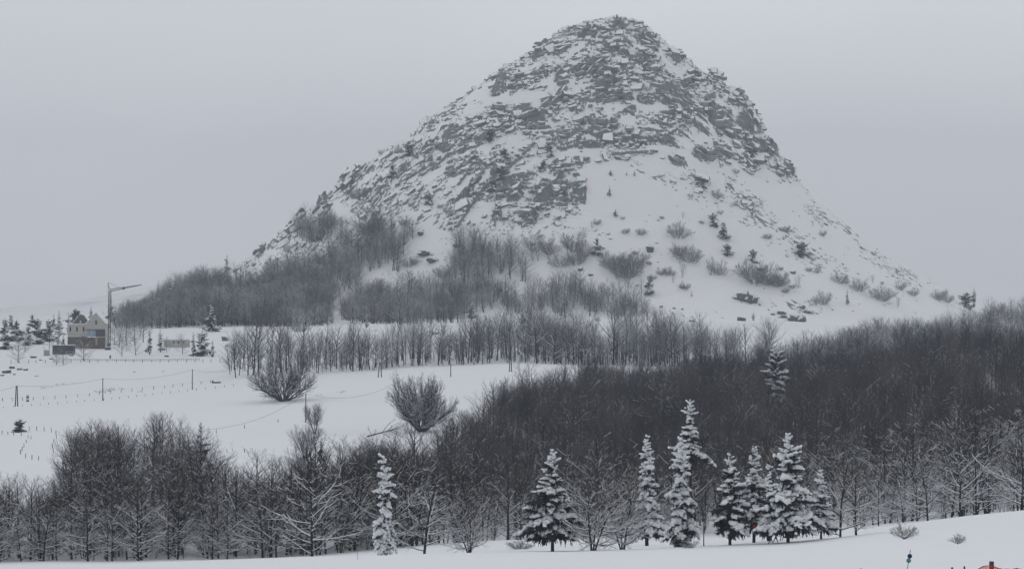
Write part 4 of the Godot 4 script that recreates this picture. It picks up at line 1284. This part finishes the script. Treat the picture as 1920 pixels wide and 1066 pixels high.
# ---------------------------------------------------------------- stones
func build_stones() -> void:
	var shapes := []
	for q in 4:
		var rn := RandomNumberGenerator.new()
		rn.seed = 60 + q
		var cap := MB.new()
		cap.blob(Vector3(0.0, 0.42, -0.05), Basis().scaled(Vector3(0.50, 0.20, 0.48)), 5, 9, 0.35, rn, Color(1, 1, 1), 0.5)
		shapes.append([block_mesh(750 + q, 0.11), cap.mesh()])
	var k := 0
	for e in [[1219, 470, 15, 14, "round dark boulder alone on the snow slope"], [1412, 566, 17, 22, "big dark crag face at the right foot of the peak"], [1394, 562, 20, 18, "snow covered hump beside the dark crag face"], [1390, 601, 18, 9, "square dark boulder on the snow beside a tiny conifer"], [1502, 578, 9, 8, "dark boulder right of the low outcrop"],
			[1492, 602, 24, 17, "low dark outcrop above the crest trees"], [1465, 588, 12, 6, "flat slab left of the low outcrop"], [1478, 596, 14, 6, "slab touching the low outcrop"], [1515, 585, 14, 5, "thin slab right of the low outcrop"], [406, 718, 18, 8, "long dark boulder at the left end of the tree belt"],
			[422, 637, 12, 8, "snow capped boulder on the slope above the belt"], [426, 649, 13, 6, "broken stones below the capped boulder"], [815, 626, 13, 8, "dark boulder on the snow strip behind the belt"], [12, 698, 18, 8, "largest stone of the heap at the left edge"], [22, 690, 12, 6, "stone at the top of the left heap"], [36, 692, 14, 5, "flat stone in the left heap"],
			[48, 693, 10, 5, "right end stone of the left heap"], [4, 704, 8, 4, "small stone below the left heap"], [26, 702, 6, 3, "tiny stone under the left heap"], [68, 706, 9, 5, "single stone right of the left heap"], [251, 698, 7, 4, "small stone on the upper meadow, middle one"], [305, 697, 4, 3, "tiny stone on the upper meadow, right one"],
			[62, 670, 14, 5, "snowy rubble by the shelter"], [75, 675, 10, 4, "rubble stone below the shelter"], [96, 673, 9, 4, "rubble stone left of the bare bushes"], [134, 667, 10, 5, "dark stone at the retaining wall's end"], [312, 668, 10, 5, "stone under the sapling before the cabin"], [1089, 506, 10, 7, "dark stone on the slope above the long thicket"], [1107, 516, 9, 4, "flat stone above the long thicket"],
			[939, 545, 8, 4, "small stone at the thicket's upper edge"], [855, 462, 10, 8, "dark stone beside the slope wood"], [809, 490, 15, 9, "broken outcrop between the two slope woods"], [789, 440, 10, 8, "dark stone right of the diagonal wood"], [797, 478, 18, 10, "slabby outcrop below the dark stone"], [1425, 505, 12, 5, "slab near the big bush"], [1488, 512, 10, 6, "stone right of the big bush"],
			[1240, 575, 6, 3, "little stone on the lower slope, left one"], [1264, 578, 6, 3, "little stone on the lower slope, middle one"], [1280, 580, 5, 3, "little stone on the lower slope, right one"], [1296, 603, 10, 4, "flat stones on the snow above the belt"], [1450, 590, 8, 4, "stone left of the flat slab"]]:
		var w := at(e[0], e[1], 620.0 if e[1] > 640 else 900.0)
		var s := -w.z / F
		var o := thing("boulder", e[4], "boulder", w - Vector3(0, e[3] * s * 0.08, 0), "boulders on the snow")
		put("stone", shapes[k % 4][0], M.rock_snow, o, Vector3(0, 0.32, 0))
		put("snow_cap", shapes[k % 4][1], M.snow, o, Vector3(0, 0.32, 0))
		if "crag" in e[4] or "hump" in e[4] or "outcrop" in e[4]:
			for q in 5:
				var more := put("stone", shapes[(k + q) % 4][0], M.rock_snow, o, Vector3(0.75 * sin(q * 2.2 + k), 0.2 + 0.16 * (q % 3), 0.3 * cos(q * 2.9)))
				more.basis = Basis(Vector3.UP, q * 1.3) * Basis(Vector3.RIGHT, 0.5) * Basis.from_scale(Vector3.ONE * (0.45 + 0.12 * (q % 3)))
				var cap := put("snow_cap", shapes[(k + q) % 4][1], M.snow, o, more.position + Vector3(0, 0.05, 0))
				cap.basis = more.basis
		o.basis = Basis.from_scale(Vector3(e[2] * 0.85, e[3] * 1.0, e[2] * 0.7) * s * (0.8 if e[1] > 640 else 1.0)) * Basis(Vector3.UP, 0.5 * sin(k * 2.3)) * Basis(Vector3.RIGHT, 0.3 + 0.2 * sin(k * 1.7))
		k += 1
	# tufts of dry grass through the snow
	var m := MB.new()
	rng.seed = 77
	for e in [[85, 727, 12], [78, 728, 8], [110, 722, 10], [120, 721, 8], [138, 718, 4], [185, 735, 12], [200, 732, 16], [208, 730, 8], [228, 729, 6], [600, 742, 8], [640, 735, 8], [262, 735, 4], [20, 655, 10], [330, 610, 8], [850, 612, 30], [1050, 606, 40], [930, 612, 30], [1240, 604, 40], [690, 620, 20]]:
		for q in int(e[2] * 1.4):
			var w := at(e[0] + rng.randf_range(-1, 1) * e[2], e[1] + rng.randf_range(-1, 1) * 2.0, 600.0)
			for b in 5:
				m.spike(w, w + Vector3(rng.randf_range(-0.35, 0.35), rng.randf_range(0.15, 0.45), rng.randf_range(-0.2, 0.2)), 0.03, Color(1, 1, 1))
	var o := put("dry_grass", m.mesh(), M.wood)
	tag(o, "tufts of dry grass showing through the meadow snow", "grass", "", "stuff")


# ---------------------------------------------------------------- fences, poles, markers
func post_fence(label: String, spots: Array, tall: float, thick: float, wires: int, group: String) -> void:
	var pts := []
	for e in spots:
		pts.append(at(e[0], e[1], 430.0))
	var o := thing("wire_fence", label, "fence", pts[0], group)
	var m := MB.new()
	m.box(Vector3(0, tall * 0.4, 0), Vector3(thick, tall * 1.2, thick))
	var mesh := m.mesh()
	for k in pts.size():
		var p := put("post", mesh, M.wood, o, pts[k] - pts[0])
		p.rotation = Vector3(0.12 * sin(k * 5.1), k, 0.16 * sin(k * 3.7))
	for q in wires:
		var wm := MB.new()
		for k in pts.size() - 1:
			var up := Vector3.UP * tall * (0.85 - 0.4 * q)
			wm.bar(pts[k] - pts[0] + up, pts[k + 1] - pts[0] + up, 0.006)
		put("wire", wm.mesh(), M.cable, o)


func along(list: Array, step: float) -> Array:       # points every so many pixels along a broken line
	var out := []
	for k in list.size() - 1:
		var n := maxi(1, int(round(absf(list[k + 1][0] - list[k][0]) / step)))
		for i in n:
			out.append([lerpf(list[k][0], list[k + 1][0], float(i) / n) + rng.randf_range(-1, 1), lerpf(list[k][1], list[k + 1][1], float(i) / n)])
	out.append(list[-1])
	return out


func build_fences() -> void:
	rng.seed = 12
	post_fence("row of thin posts along the upper side of the snowed road", along([[-15, 752], [61, 750], [124, 746], [167, 742], [226, 735], [307, 727], [394, 718]], 19.0), 0.85, 0.11, 1, "")
	post_fence("row of short stakes along the lower side of the snowed road", along([[-12, 768], [42, 762], [107, 757], [193, 750], [286, 740], [385, 729], [437, 723]], 16.0), 0.5, 0.10, 0, "")
	post_fence("line of stakes bending down the left meadow, right side of the track", [[54, 806], [68, 806], [82, 807], [96, 809], [104, 814], [105, 822], [100, 830], [98, 839], [99, 848], [113, 854]], 0.85, 0.10, 0, "")
	post_fence("line of stakes bending down the left meadow, left side of the track", [[-6, 790], [3, 813], [14, 815], [25, 816], [39, 818], [52, 822], [57, 824], [49, 831], [44, 838], [40, 844], [38, 850], [47, 857], [59, 860], [71, 862]], 0.75, 0.10, 0, "")
	post_fence("few stakes crossing the lower middle meadow", [[405, 812], [458, 804], [521, 793]], 0.95, 0.10, 0, "")
	post_fence("two leaning stakes just above the left wood", [[425, 848], [458, 848]], 0.7, 0.10, 0, "")
	post_fence("wire fence with posts below the drive to the ruin", along([[20, 681], [100, 681], [200, 680], [300, 680], [412, 679]], 16.0), 1.15, 0.12, 2, "")
	# the picket fence along the drive
	var o := thing("picket_fence", "low pale picket fence with reddish tips along the drive", "fence", at(118, 677, 640), "")
	var a := at(118, 676, 640)
	M.picket = mat("picket paint", Color(0.42, 0.33, 0.31), 0.8)
	var m := MB.new()
	m.box(Vector3(0, 0.35, 0), Vector3(0.16, 1.0, 0.06))
	var mesh := m.mesh()
	var last := a
	var rail := MB.new()
	for k in 70:
		var w := at(118 + k * 3.7, 676 + sin(k * 0.05), 640)
		put("picket", mesh, M.picket, o, w - o.position)
		if k: rail.bar(last - o.position + Vector3.UP * 0.5, w - o.position + Vector3.UP * 0.5, 0.03)
		last = w
	put("rail", rail.mesh(), M.wood, o)
	# electricity poles
	var tops := {}
	for e in [["first", 192, 751, 42, "single pole on the snowed road's lower side, left of its twin"], ["second", 360, 729, 37, "single pole right along the snowed road"], ["third", 573, 792, 55, "single pole between the spreading tree and the oval bushes"], ["fourth", 845, 706, 24, "short pole at the foot of the tree belt"]]:
		var w := at(e[1], e[2], 430.0)
		var tall: float = e[3] * -w.z / F
		var p := thing("utility_pole", e[4], "utility pole", w, "wooden poles across the meadows")
		var b := MB.new()
		b.tube(PackedVector3Array([Vector3(0, -0.4, 0), Vector3(0, tall, 0)]), PackedFloat32Array([0.15, 0.10]), 8, Color(1, 1, 1))
		put("shaft", b.mesh(), M.wood, p)
		b = MB.new()
		b.bar(Vector3(0.0, tall - 0.35, 0), Vector3(0.22, tall - 0.2, 0), 0.03)
		b.blob(Vector3(0.22, tall - 0.12, 0), Basis().scaled(Vector3(0.07, 0.1, 0.07)), 4, 6, 0.0, rng, Color(1, 1, 1))
		put("insulator", b.mesh(), M.stone, p)
		tops[e[0]] = w + Vector3(0, tall - 0.1, 0)
	for e in [["double", 30, 763, 40, 5.0, "double pole with two legs beside the black and white marker"], ["belt_double", 712, 707, 28, 7.0, "pair of leaning pole legs before the tree belt"], ["slant", 957, 697, 46, 4.0, "tall slanting double pole at the right end of the meadow"]]:
		var w := at(e[1], e[2], 430.0)
		var s := -w.z / F
		var p := thing("utility_pole", e[5], "utility pole", w, "double legged poles")
		for sd in [-1.0, 1.0]:
			var b := MB.new()
			b.tube(PackedVector3Array([Vector3(sd * e[4] * 0.5 * s, -0.4, 0), Vector3(sd * 0.12 + 0.4 * s, e[3] * s, 0)]), PackedFloat32Array([0.16, 0.12]), 8, Color(1, 1, 1))
			put("leg", b.mesh(), M.wood, p)
		var b2 := MB.new()
		b2.box(Vector3(0.4 * s, e[3] * s - 0.25, 0), Vector3(0.6, 0.12, 0.1))
		put("crosspiece", b2.mesh(), M.wood, p)
		tops[e[0]] = w + Vector3(0.4 * s, e[3] * s, 0)
	# the transformer pole at the edge of the left wood
	var w := on_land(119, 412)
	var p := thing("utility_pole", "double pole with crossarm and transformer above the left wood", "utility pole", w, "")
	var high: float = (CY - 861) / F * 412 - w.y
	for sd in [-1.0, 1.0]:
		var b := MB.new()
		b.tube(PackedVector3Array([Vector3(sd * 0.4 + 0.4, -0.4, 0), Vector3(sd * 0.12, high, 0)]), PackedFloat32Array([0.15, 0.11]), 8, Color(1, 1, 1))
		put("leg", b.mesh(), M.wood, p)
	var b3 := MB.new()
	b3.bar(Vector3(-0.2, high, 0), Vector3(1.9, high + 0.35, 0), 0.05)
	put("crossarm", b3.mesh(), M.wood, p)
	b3 = MB.new()
	b3.box(Vector3(1.75, high + 0.0, 0), Vector3(0.5, 0.65, 0.4))
	put("transformer", b3.mesh(), M.cable, p)
	b3 = MB.new()
	for q in 3:
		b3.blob(Vector3(1.3 + q * 0.25, high + 0.5, 0), Basis().scaled(Vector3(0.08, 0.14, 0.08)), 4, 6, 0, rng, Color(1, 1, 1))
	put("insulator", b3.mesh(), M.stone, p)
	var wires := [["double", "first"], ["first", "second"], ["third", ""], ["third", "belt"], ["second", "trees"], ["double", "edge"]]
	var ends := {"": at(370, 840, 430) + Vector3(0, 3.6, 0), "belt": at(760, 716, 500) + Vector3(0, 1.5, 0), "trees": at(425, 713, 500) + Vector3(0, 3.0, 0), "edge": at(-60, 775, 430) + Vector3(0, 5.0, 0)}
	var said := ["slack cable from the double pole to the first road pole", "slack cable between the two road poles", "cable running down left from the pole by the oval bushes", "cable rising right from the pole to the tree belt", "cable from the right road pole into the belt trees", "cable from the double pole out to the left edge"]
	for k in wires.size():
		var from: Vector3 = tops[wires[k][0]]
		var to: Vector3 = tops.get(wires[k][1], ends.get(wires[k][1], Vector3.ZERO))
		var c := PackedVector3Array()
		var r := PackedFloat32Array()
		for i in 17:
			var t := i / 16.0
			c.append(from.lerp(to, t) - Vector3.UP * 4.0 * t * (1 - t) * from.distance_to(to) * 0.022)
			r.append(0.026)
		var b := MB.new()
		b.tube(c, r, 4, Color(1, 1, 1))
		tag(put("power_cable", b.mesh(), M.cable), said[k], "cable", "cables on the meadow poles")
	# the banded marker by the road
	w = at(51, 753, 430)
	var s := -w.z / F
	p = thing("road_marker", "black and white banded marker by the snowed road", "marker", w)
	b3 = MB.new(); b3.box(Vector3(0, 6.5 * s, 0), Vector3(4.6 * s, 14 * s, 0.4))
	M.white = mat("white paint", Color(0.6, 0.6, 0.6), 0.7)
	M.black = mat("black paint", Color(0.05, 0.05, 0.055), 0.7)
	put("panel", b3.mesh(), M.white, p)
	for y in [1.8, 8.8]:
		b3 = MB.new(); b3.box(Vector3(0, y * s, 0), Vector3(4.7 * s, 3.2 * s, 0.42))
		put("band", b3.mesh(), M.black, p)
	b3 = MB.new(); b3.box(Vector3(188 * 0.0, 0.4, 0), Vector3(0.5, 1.0, 0.4))
	p = thing("road_marker", "small dark post with a snow cap below the crane", "marker", at(206, 671, 640))
	put("post", b3.mesh(), M.black, p)
	b3 = MB.new(); b3.box(Vector3(0, 0.98, 0), Vector3(0.55, 0.16, 0.45))
	put("snow_cap", b3.mesh(), M.snow, p)


func build_foreground() -> void:
	# the leaning marker with a blue and a green disc
	var d := 112.0
	var w := on_land(1697, d)
	var s := d / F
	var tip := Vector3((1708 - CX) * s, (CY - 1030) * s, -d)
	var p := thing("marker_pole", "thin leaning pole carrying a blue and a green disc", "marker pole", w)
	M.rod = mat("brown rod", Color(0.16, 0.10, 0.09), 0.6)
	M.blue = mat("blue disc", Color(0.03, 0.055, 0.17), 0.5)
	M.green = mat("green disc", Color(0.12, 0.42, 0.29), 0.5)
	M.net = mat("red net", Color(0.50, 0.035, 0.03), 0.6)
	M.dark = mat("dark post", Color(0.045, 0.045, 0.06), 0.8)
	var b := MB.new()
	b.tube(PackedVector3Array([Vector3(0, -0.3, 0), tip - w]), PackedFloat32Array([0.018, 0.012]), 8, Color(1, 1, 1))
	put("rod", b.mesh(), M.rod, p)
	for e in [["blue_disc", 1706.5, 1042.0, M.blue], ["green_disc", 1704.4, 1050.3, M.green]]:
		b = MB.new()
		var c := Vector3((e[1] - CX) * s, (CY - e[2]) * s, -d) - w
		var last := c
		b.tube(PackedVector3Array([c + Vector3(0, 0, -0.02), c + Vector3(0, 0, 0.02), c + Vector3(0, 0, 0.021)]), PackedFloat32Array([0.10, 0.10, 0.0005]), 18, Color(1, 1, 1))
		put(e[0], b.mesh(), e[3], p)
	# the slender stake on the field
	w = on_land(670, 235)
	b = MB.new()
	b.tube(PackedVector3Array([Vector3(0.03, -0.2, 0), Vector3(-0.04, 27 * 235 / F, 0)]), PackedFloat32Array([0.02, 0.016]), 6, Color(1, 1, 1))
	var q := put("snow_stake", b.mesh(), M.rod, self, w)
	tag(q, "slender stake standing alone on the front snow field", "stake")
	# red netting with its posts at the lower right edge
	d = 100.0
	s = d / F
	var k := 0
	for e in [[1860, 1052, 9.0, "thick grey post at the red net"], [1809, 1061, 3.4, "thin dark post top left of the red net"], [1786, 1063, 4.0, "second thin dark post top farther left"], [1615, 1065, 3.0, "small dark post tip on the bottom edge, left of the marker pole"]]:
		w = on_land(e[0], d)
		var top: float = (CY - e[1]) * s - w.y
		b = MB.new()
		b.tube(PackedVector3Array([Vector3(0, -0.2, 0), Vector3(0, top - 0.015, 0), Vector3(0, top, 0), Vector3(0, top + 0.001, 0)]), PackedFloat32Array([e[2] * s * 0.5, e[2] * s * 0.5, e[2] * s * 0.42, 0.001]), 10, Color(1, 1, 1))
		q = put("net_post", b.mesh(), M.wood if k == 0 else M.dark, self, w)
		tag(q, e[3], "post", "posts along the bottom edge")
		k += 1
	b = MB.new()
	rng.seed = 8
	w = on_land(1866, d - 0.6)
	var prev := []
	var right := 14
	for i in 26:
		var t := i / 25.0
		var x := (1836 + t * 80 - 1866) * s
		var crest := (CY - (1064 - 6.0 * exp(-pow((t - 0.28) * 4.0, 2.0)) - 1.5 * sin(t * 9.0))) * s - w.y
		var row := []
		for j in 8:
			var f := j / 7.0
			row.append(Vector3(x + rng.randf_range(-0.02, 0.02), crest * f + rng.randf_range(-0.015, 0.015), 0.1 * sin(i * 0.9 + j * 0.4)))
		for j in 7:
			b.bar(row[j], row[j + 1], 0.008)
		if prev.size():
			for j in 8:
				b.bar(prev[j], row[j], 0.010 if j < 7 else 0.02)
		prev = row
	p = thing("safety_net", "bunched red safety net around the grey post at the lower right", "net", w)
	put("mesh_cords", b.mesh(), M.net, p)
	# a red waymark tied to a fir trunk
	w = on_land(1414, 271.0)
	b = MB.new(); b.box(Vector3(0, 1.75, 0), Vector3(0.22, 0.5, 0.06))
	q = put("waymark", b.mesh(), M.net, self, w + Vector3(0.05, 0, 0))
	tag(q, "small red waymark on the trunks of the fir group", "sign")


# ---------------------------------------------------------------- the ruin, its crane, cabin and walls
func build_ruin() -> void:
	M.plaster = mat("cream plaster", Color(0.60, 0.575, 0.54), 0.9, 0.25, 0.6)
	M.base = mat("grey stonework", Color(0.22, 0.20, 0.185), 0.9, 0.5, 1.2)
	M.inner = mat("bare inner wall", Color(0.23, 0.235, 0.20), 0.9, 0.4, 0.8)
	M.hole = mat("dark room", Color(0.05, 0.052, 0.055), 0.9)
	M.glass = mat("pale blue sheet", Color(0.24, 0.36, 0.44), 0.4)
	M.board = mat("brown boards", Color(0.20, 0.13, 0.085), 0.9, 0.4, 2.0)
	M.crane = mat("crane steel", Color(0.075, 0.09, 0.10), 0.6)
	M.ochre = mat("ochre paint", Color(0.42, 0.30, 0.16), 0.7)
	var D := 930.0
	var s := D / F
	var foot := at(162, 653, 640.0)
	D = -foot.z
	s = D / F
	var P := func(px, py, back = 0.0): return Vector3((px - 162) * s, (653 - py) * s, -back)
	var o := thing("ruined_house", "cream farmhouse ruin under repair with a round topped gable, no roof", "house", foot)
	var wall := func(called, corners: Array, thick: float, m, parent, back = 0.0):   # an upright slab with this outline
		var poly := PackedVector2Array()
		for c in corners:
			poly.append(Vector2((c[0] - 162) * s, (653 - c[1]) * s))
		var ix := Geometry2D.triangulate_polygon(poly)
		var b := MB.new()
		for k in range(0, ix.size(), 3):
			var q := [poly[ix[k]], poly[ix[k + 1]], poly[ix[k + 2]]]
			b.face(Vector3(q[0].x, q[0].y, -back), Vector3(q[1].x, q[1].y, -back), Vector3(q[2].x, q[2].y, -back))
			b.face(Vector3(q[0].x, q[0].y, -back - thick), Vector3(q[2].x, q[2].y, -back - thick), Vector3(q[1].x, q[1].y, -back - thick))
			for f in [b.n.size() - 6, b.n.size() - 3]:
				var sg := 1.0 if f == b.n.size() - 6 else -1.0
				for g in 3: b.n[f + g] = Vector3(0, 0, sg)
		var mid := Vector2.ZERO
		for q in poly: mid += q / poly.size()
		for k in poly.size():
			var a := poly[k]
			var c := poly[(k + 1) % poly.size()]
			var st := b.v.size()
			b.quad(Vector3(a.x, a.y, -back), Vector3(c.x, c.y, -back), Vector3(c.x, c.y, -back - thick), Vector3(a.x, a.y, -back - thick))
			var nn := Vector3(c.y - a.y, a.x - c.x, 0).normalized()
			if nn.dot(Vector3(a.x - mid.x, a.y - mid.y, 0)) < 0: nn = -nn
			for g in 4: b.n[st + g] = nn
		return put(called, b.mesh(), m, parent)
	var slab := func(called, x0, y0, x1, y1, back, deep, m, parent):
		var a: Vector3 = P.call(x0, y0, back)
		var c: Vector3 = P.call(x1, y1, back + deep)
		var b := MB.new()
		b.box((a + c) * 0.5, (a - c).abs())
		return put(called, b.mesh(), m, parent)
	# left wing: front wall pierced by three windows (piers, lintel and sill strips round real openings)
	var front: MeshInstance3D = slab.call("front_wall", 126, 607.6, 161, 612.5, 0.0, 0.6, M.plaster, o)
	var edges := [126.0, 129.5, 132.5, 142.0, 145.0, 154.5, 157.5, 161.0]
	for k in [0, 2, 4, 6]:
		slab.call("wall_pier", edges[k], 612.5, edges[k + 1], 620.5, 0.0, 0.6, M.plaster, front)
	slab.call("wall_foot", 126, 620.5, 161, 631, 0.0, 0.6, M.plaster, front)
	for k in [1, 3, 5]:
		var win: MeshInstance3D = slab.call("window", edges[k], 612.5, edges[k + 1], 620.5, 0.35, 0.05, M.hole, o)
		slab.call("sill", edges[k] - 0.3, 620.3, edges[k + 1] + 0.3, 620.9, -0.12, 0.14, M.base, win)
	slab.call("stone_base", 126, 631, 161, 656, -0.25, 0.8, M.base, o)
	slab.call("snow_ledge", 126, 630.4, 152, 631, -0.3, 0.35, M.snow, o)
	slab.call("wall_top_snow", 126, 606.4, 161.5, 607.5, -0.05, 0.7, M.snow, o)
	slab.call("side_wall", 126, 607.6, 128.4, 656, 0.6, 7.0, M.plaster, o)
	var gable: MeshInstance3D = wall.call("rear_gable", [[127, 625], [128, 606], [133, 601], [139, 593.5], [143, 590], [147, 590], [151, 592], [154, 597], [158, 602], [159, 625]], 0.6, M.inner, o, 7.2)
	slab.call("gable_opening", 142.7, 601.5, 145, 605.5, 7.18, 0.02, M.snow, gable)
	var snowy: MeshInstance3D = wall.call("verge_snow", [[126.5, 607], [133, 600.2], [139, 592.6], [140, 593], [133.7, 601.4], [128.4, 607]], 0.8, M.snow, gable, 7.1)
	# right wing: gabled front with its small window, roof slopes under snow
	var right: MeshInstance3D = wall.call("gable_front", [[161, 607.4], [180, 587], [197, 605.5], [197, 617], [161, 617]], 0.6, M.plaster, o, -1.0)
	var w2: MeshInstance3D = slab.call("window", 178.6, 600, 182, 607.4, -1.02, 0.05, M.hole, o)
	slab.call("sill", 178.2, 607.2, 182.4, 607.8, -1.12, 0.12, M.base, w2)
	wall.call("roof", [[160, 607.8], [180, 586.0], [198.5, 606.5], [198.5, 605.2], [180, 584.6], [159.5, 606.4]], 9.0, M.snow, o, -1.2)
	slab.call("lintel", 161, 617, 197, 618.4, -1.1, 0.8, M.board, o)
	slab.call("corner_pier", 161, 618.4, 164, 632, -1.0, 0.6, M.plaster, o)
	slab.call("window_sheet", 164, 618.4, 179, 631, -0.8, 0.1, M.glass, o)
	slab.call("sheet_frame", 171.3, 618.4, 171.8, 631, -0.86, 0.06, M.white, o)
	slab.call("dark_bay", 179, 618.4, 197, 631, -0.7, 0.1, M.crane, o)
	slab.call("ground_floor", 161, 632, 197, 656, -1.0, 0.7, M.base, o)
	for k in 6:
		slab.call("board", 165 + k * 2.0, 633.5, 166.8 + k * 2.0, 645 - (k % 3), -1.06, 0.05, M.board, o)
	slab.call("door", 179, 633, 182.4, 646, -1.05, 0.05, M.ochre, o)
	slab.call("side_wall", 195, 606, 197, 656, -0.4, 8.0, M.plaster, o)
	# reddish boards stacked by the crane
	M.rust = mat("reddish boards", Color(0.33, 0.16, 0.11), 0.9)
	var w := at(205, 646, 640)
	var b := MB.new()
	for k in 7:
		b.box(Vector3(-1.8 + k * 0.9, 0.25 + 0.1 * (k % 2), 0), Vector3(1.0, 0.14, 0.5), Color(1, 1, 1), Basis(Vector3.UP, 0.2 * sin(k * 4.0)))
	tag(put("board_stack", b.mesh(), M.rust, self, w), "reddish boards lying in the snow at the crane's foot", "boards")
	# retaining wall with snow on top
	w = at(119, 664, 640)
	s = -w.z / F
	o = thing("retaining_wall", "long grey concrete wall with snow on top before the ruin", "wall", w)
	b = MB.new(); b.box(Vector3(0, 8 * s, 0), Vector3(42 * s, 18 * s, 1.0))
	put("concrete", b.mesh(), M.stone, o)
	b = MB.new(); b.box(Vector3(0, 17.6 * s, 0), Vector3(43 * s, 1.2 * s, 1.2))
	put("snow_cap", b.mesh(), M.snow, o)
	# open shelter
	w = at(87, 667, 640)
	o = thing("shelter", "small open shelter with a blue panel and ochre base", "shelter", w)
	for x in [-5.5, 5.5]:
		b = MB.new(); b.box(Vector3(x * s, 11 * s, 0), Vector3(1.0 * s, 23 * s, 0.25)); put("post", b.mesh(), M.white, o)
	b = MB.new(); b.box(Vector3(0, 7.5 * s, 0), Vector3(10 * s, 7 * s, 0.12)); put("blue_panel", b.mesh(), M.glass, o)
	b = MB.new(); b.box(Vector3(0, 2.0 * s, 0), Vector3(10 * s, 4 * s, 0.2)); put("base_panel", b.mesh(), M.ochre, o)
	b = MB.new(); b.box(Vector3(0, 23 * s, -0.8), Vector3(14 * s, 1.4 * s, 2.6)); put("snow_roof", b.mesh(), M.snow, o)
	# low cabin among the firs
	w = at(330, 650, 640)
	s = -w.z / F
	o = thing("cabin", "long low cream cabin with a snowy flat roof among firs", "cabin", w)
	b = MB.new(); b.box(Vector3(0, 6.5 * s, -1.6), Vector3(48 * s, 13 * s, 3.2)); put("wall", b.mesh(), M.plaster, o)
	b = MB.new(); b.box(Vector3(0, 13.8 * s, -1.6), Vector3(50 * s, 1.8 * s, 3.8)); put("snow_roof", b.mesh(), M.snow, o)
	for x in [-5.0, 4.5, 14.0]:
		b = MB.new(); b.box(Vector3(x * s, 8.6 * s, 0.0), Vector3(3.4 * s, 4.6 * s, 0.08)); put("window", b.mesh(), M.hole, o)
	# the crane
	w = at(204, 656, 640)
	s = -w.z / F
	o = thing("crane", "slim tower crane with its jib pointing right over the wood", "crane", w)
	var C := func(px, py): return Vector3((px - 204) * s, (656 - py) * s, 0)
	b = MB.new()
	var lo: Vector3 = C.call(204, 656)
	var hi: Vector3 = C.call(205.5, 545)
	var r := 0.36
	for k in 4:
		var off := Vector3(r if k % 2 else -r, 0, r if k > 1 else -r)
		b.bar(lo + off, hi + off, 0.085)
	var steps := 20
	for k in steps:
		var y0 := lo.lerp(hi, float(k) / steps)
		var y1 := lo.lerp(hi, float(k + 1) / steps)
		var f := 1.0 if k % 2 else -1.0
		for zz in [-r, r]:
			b.bar(y0 + Vector3(-r * f, 0, zz), y1 + Vector3(r * f, 0, zz), 0.055)
			b.bar(y0 + Vector3(zz, 0, -r * f), y1 + Vector3(zz, 0, r * f), 0.055)
	put("mast", b.mesh(), M.crane, o)
	b = MB.new()
	var j0: Vector3 = C.call(206, 544.5)
	var j1: Vector3 = C.call(265, 533.5)
	for k in 14:
		var a := j0.lerp(j1, k / 14.0)
		var c := j0.lerp(j1, (k + 1) / 14.0)
		var h0 := 0.9 * (1.0 - k / 15.0)
		var h1 := 0.9 * (1.0 - (k + 1) / 15.0)
		b.bar(a + Vector3(0, -h0 * 0.4, 0.25), c + Vector3(0, -h1 * 0.4, 0.25), 0.09)
		b.bar(a + Vector3(0, -h0 * 0.4, -0.25), c + Vector3(0, -h1 * 0.4, -0.25), 0.09)
		b.bar(a + Vector3(0, h0 * 0.6, 0), c + Vector3(0, h1 * 0.6, 0), 0.09)
		b.bar(a + Vector3(0, -h0 * 0.4, 0.25), c + Vector3(0, h1 * 0.6, 0), 0.05)
		b.bar(a + Vector3(0, h0 * 0.6, 0), c + Vector3(0, -h1 * 0.4, -0.25), 0.05)
	put("jib", b.mesh(), M.crane, o)
	b = MB.new()
	b.bar(C.call(206.5, 546), C.call(201.3, 529), 0.11)
	b.bar(C.call(204.0, 546), C.call(201.3, 529), 0.09)
	put("apex_strut", b.mesh(), M.ochre, o)
	b = MB.new()
	b.bar(C.call(201.3, 529), C.call(226, 539.5), 0.05)
	b.bar(C.call(201.3, 529), C.call(203, 600), 0.04)
	put("stay_cable", b.mesh(), M.cable, o)
	b = MB.new()
	b.box(C.call(231, 539.5) + Vector3(0, -0.1, 0), Vector3(0.9, 0.9, 0.5))
	put("trolley", b.mesh(), M.crane, o)
	b = MB.new()
	b.box(C.call(201.5, 654), Vector3(1.9, 1.2, 1.6))
	b.box(C.call(203, 648), Vector3(0.8, 1.8, 0.9))
	put("counterweight", b.mesh(), M.crane, o)
	b = MB.new()
	b.box(C.call(201.5, 650.0), Vector3(1.8, 0.25, 1.4))
	put("snow_cap", b.mesh(), M.snow, o)


func _ready() -> void:
	rng.seed = 4
	build_view()
	prepare_land()
	prepare_peak()
	prepare_materials()
	build_land()
	build_peak()
	build_crags()
	var t0 := Time.get_ticks_msec()
	prepare_trees()
	print("trees %d ms" % (Time.get_ticks_msec() - t0))
	build_woods()
	build_ruin_first()
	build_firs()
	build_lone_trees()
	build_stones()
	build_fences()
	build_foreground()
	print("all %d ms" % (Time.get_ticks_msec() - t0))


func build_ruin_first() -> void:
	M.white = mat("white paint", Color(0.6, 0.6, 0.6), 0.7)
	build_ruin()
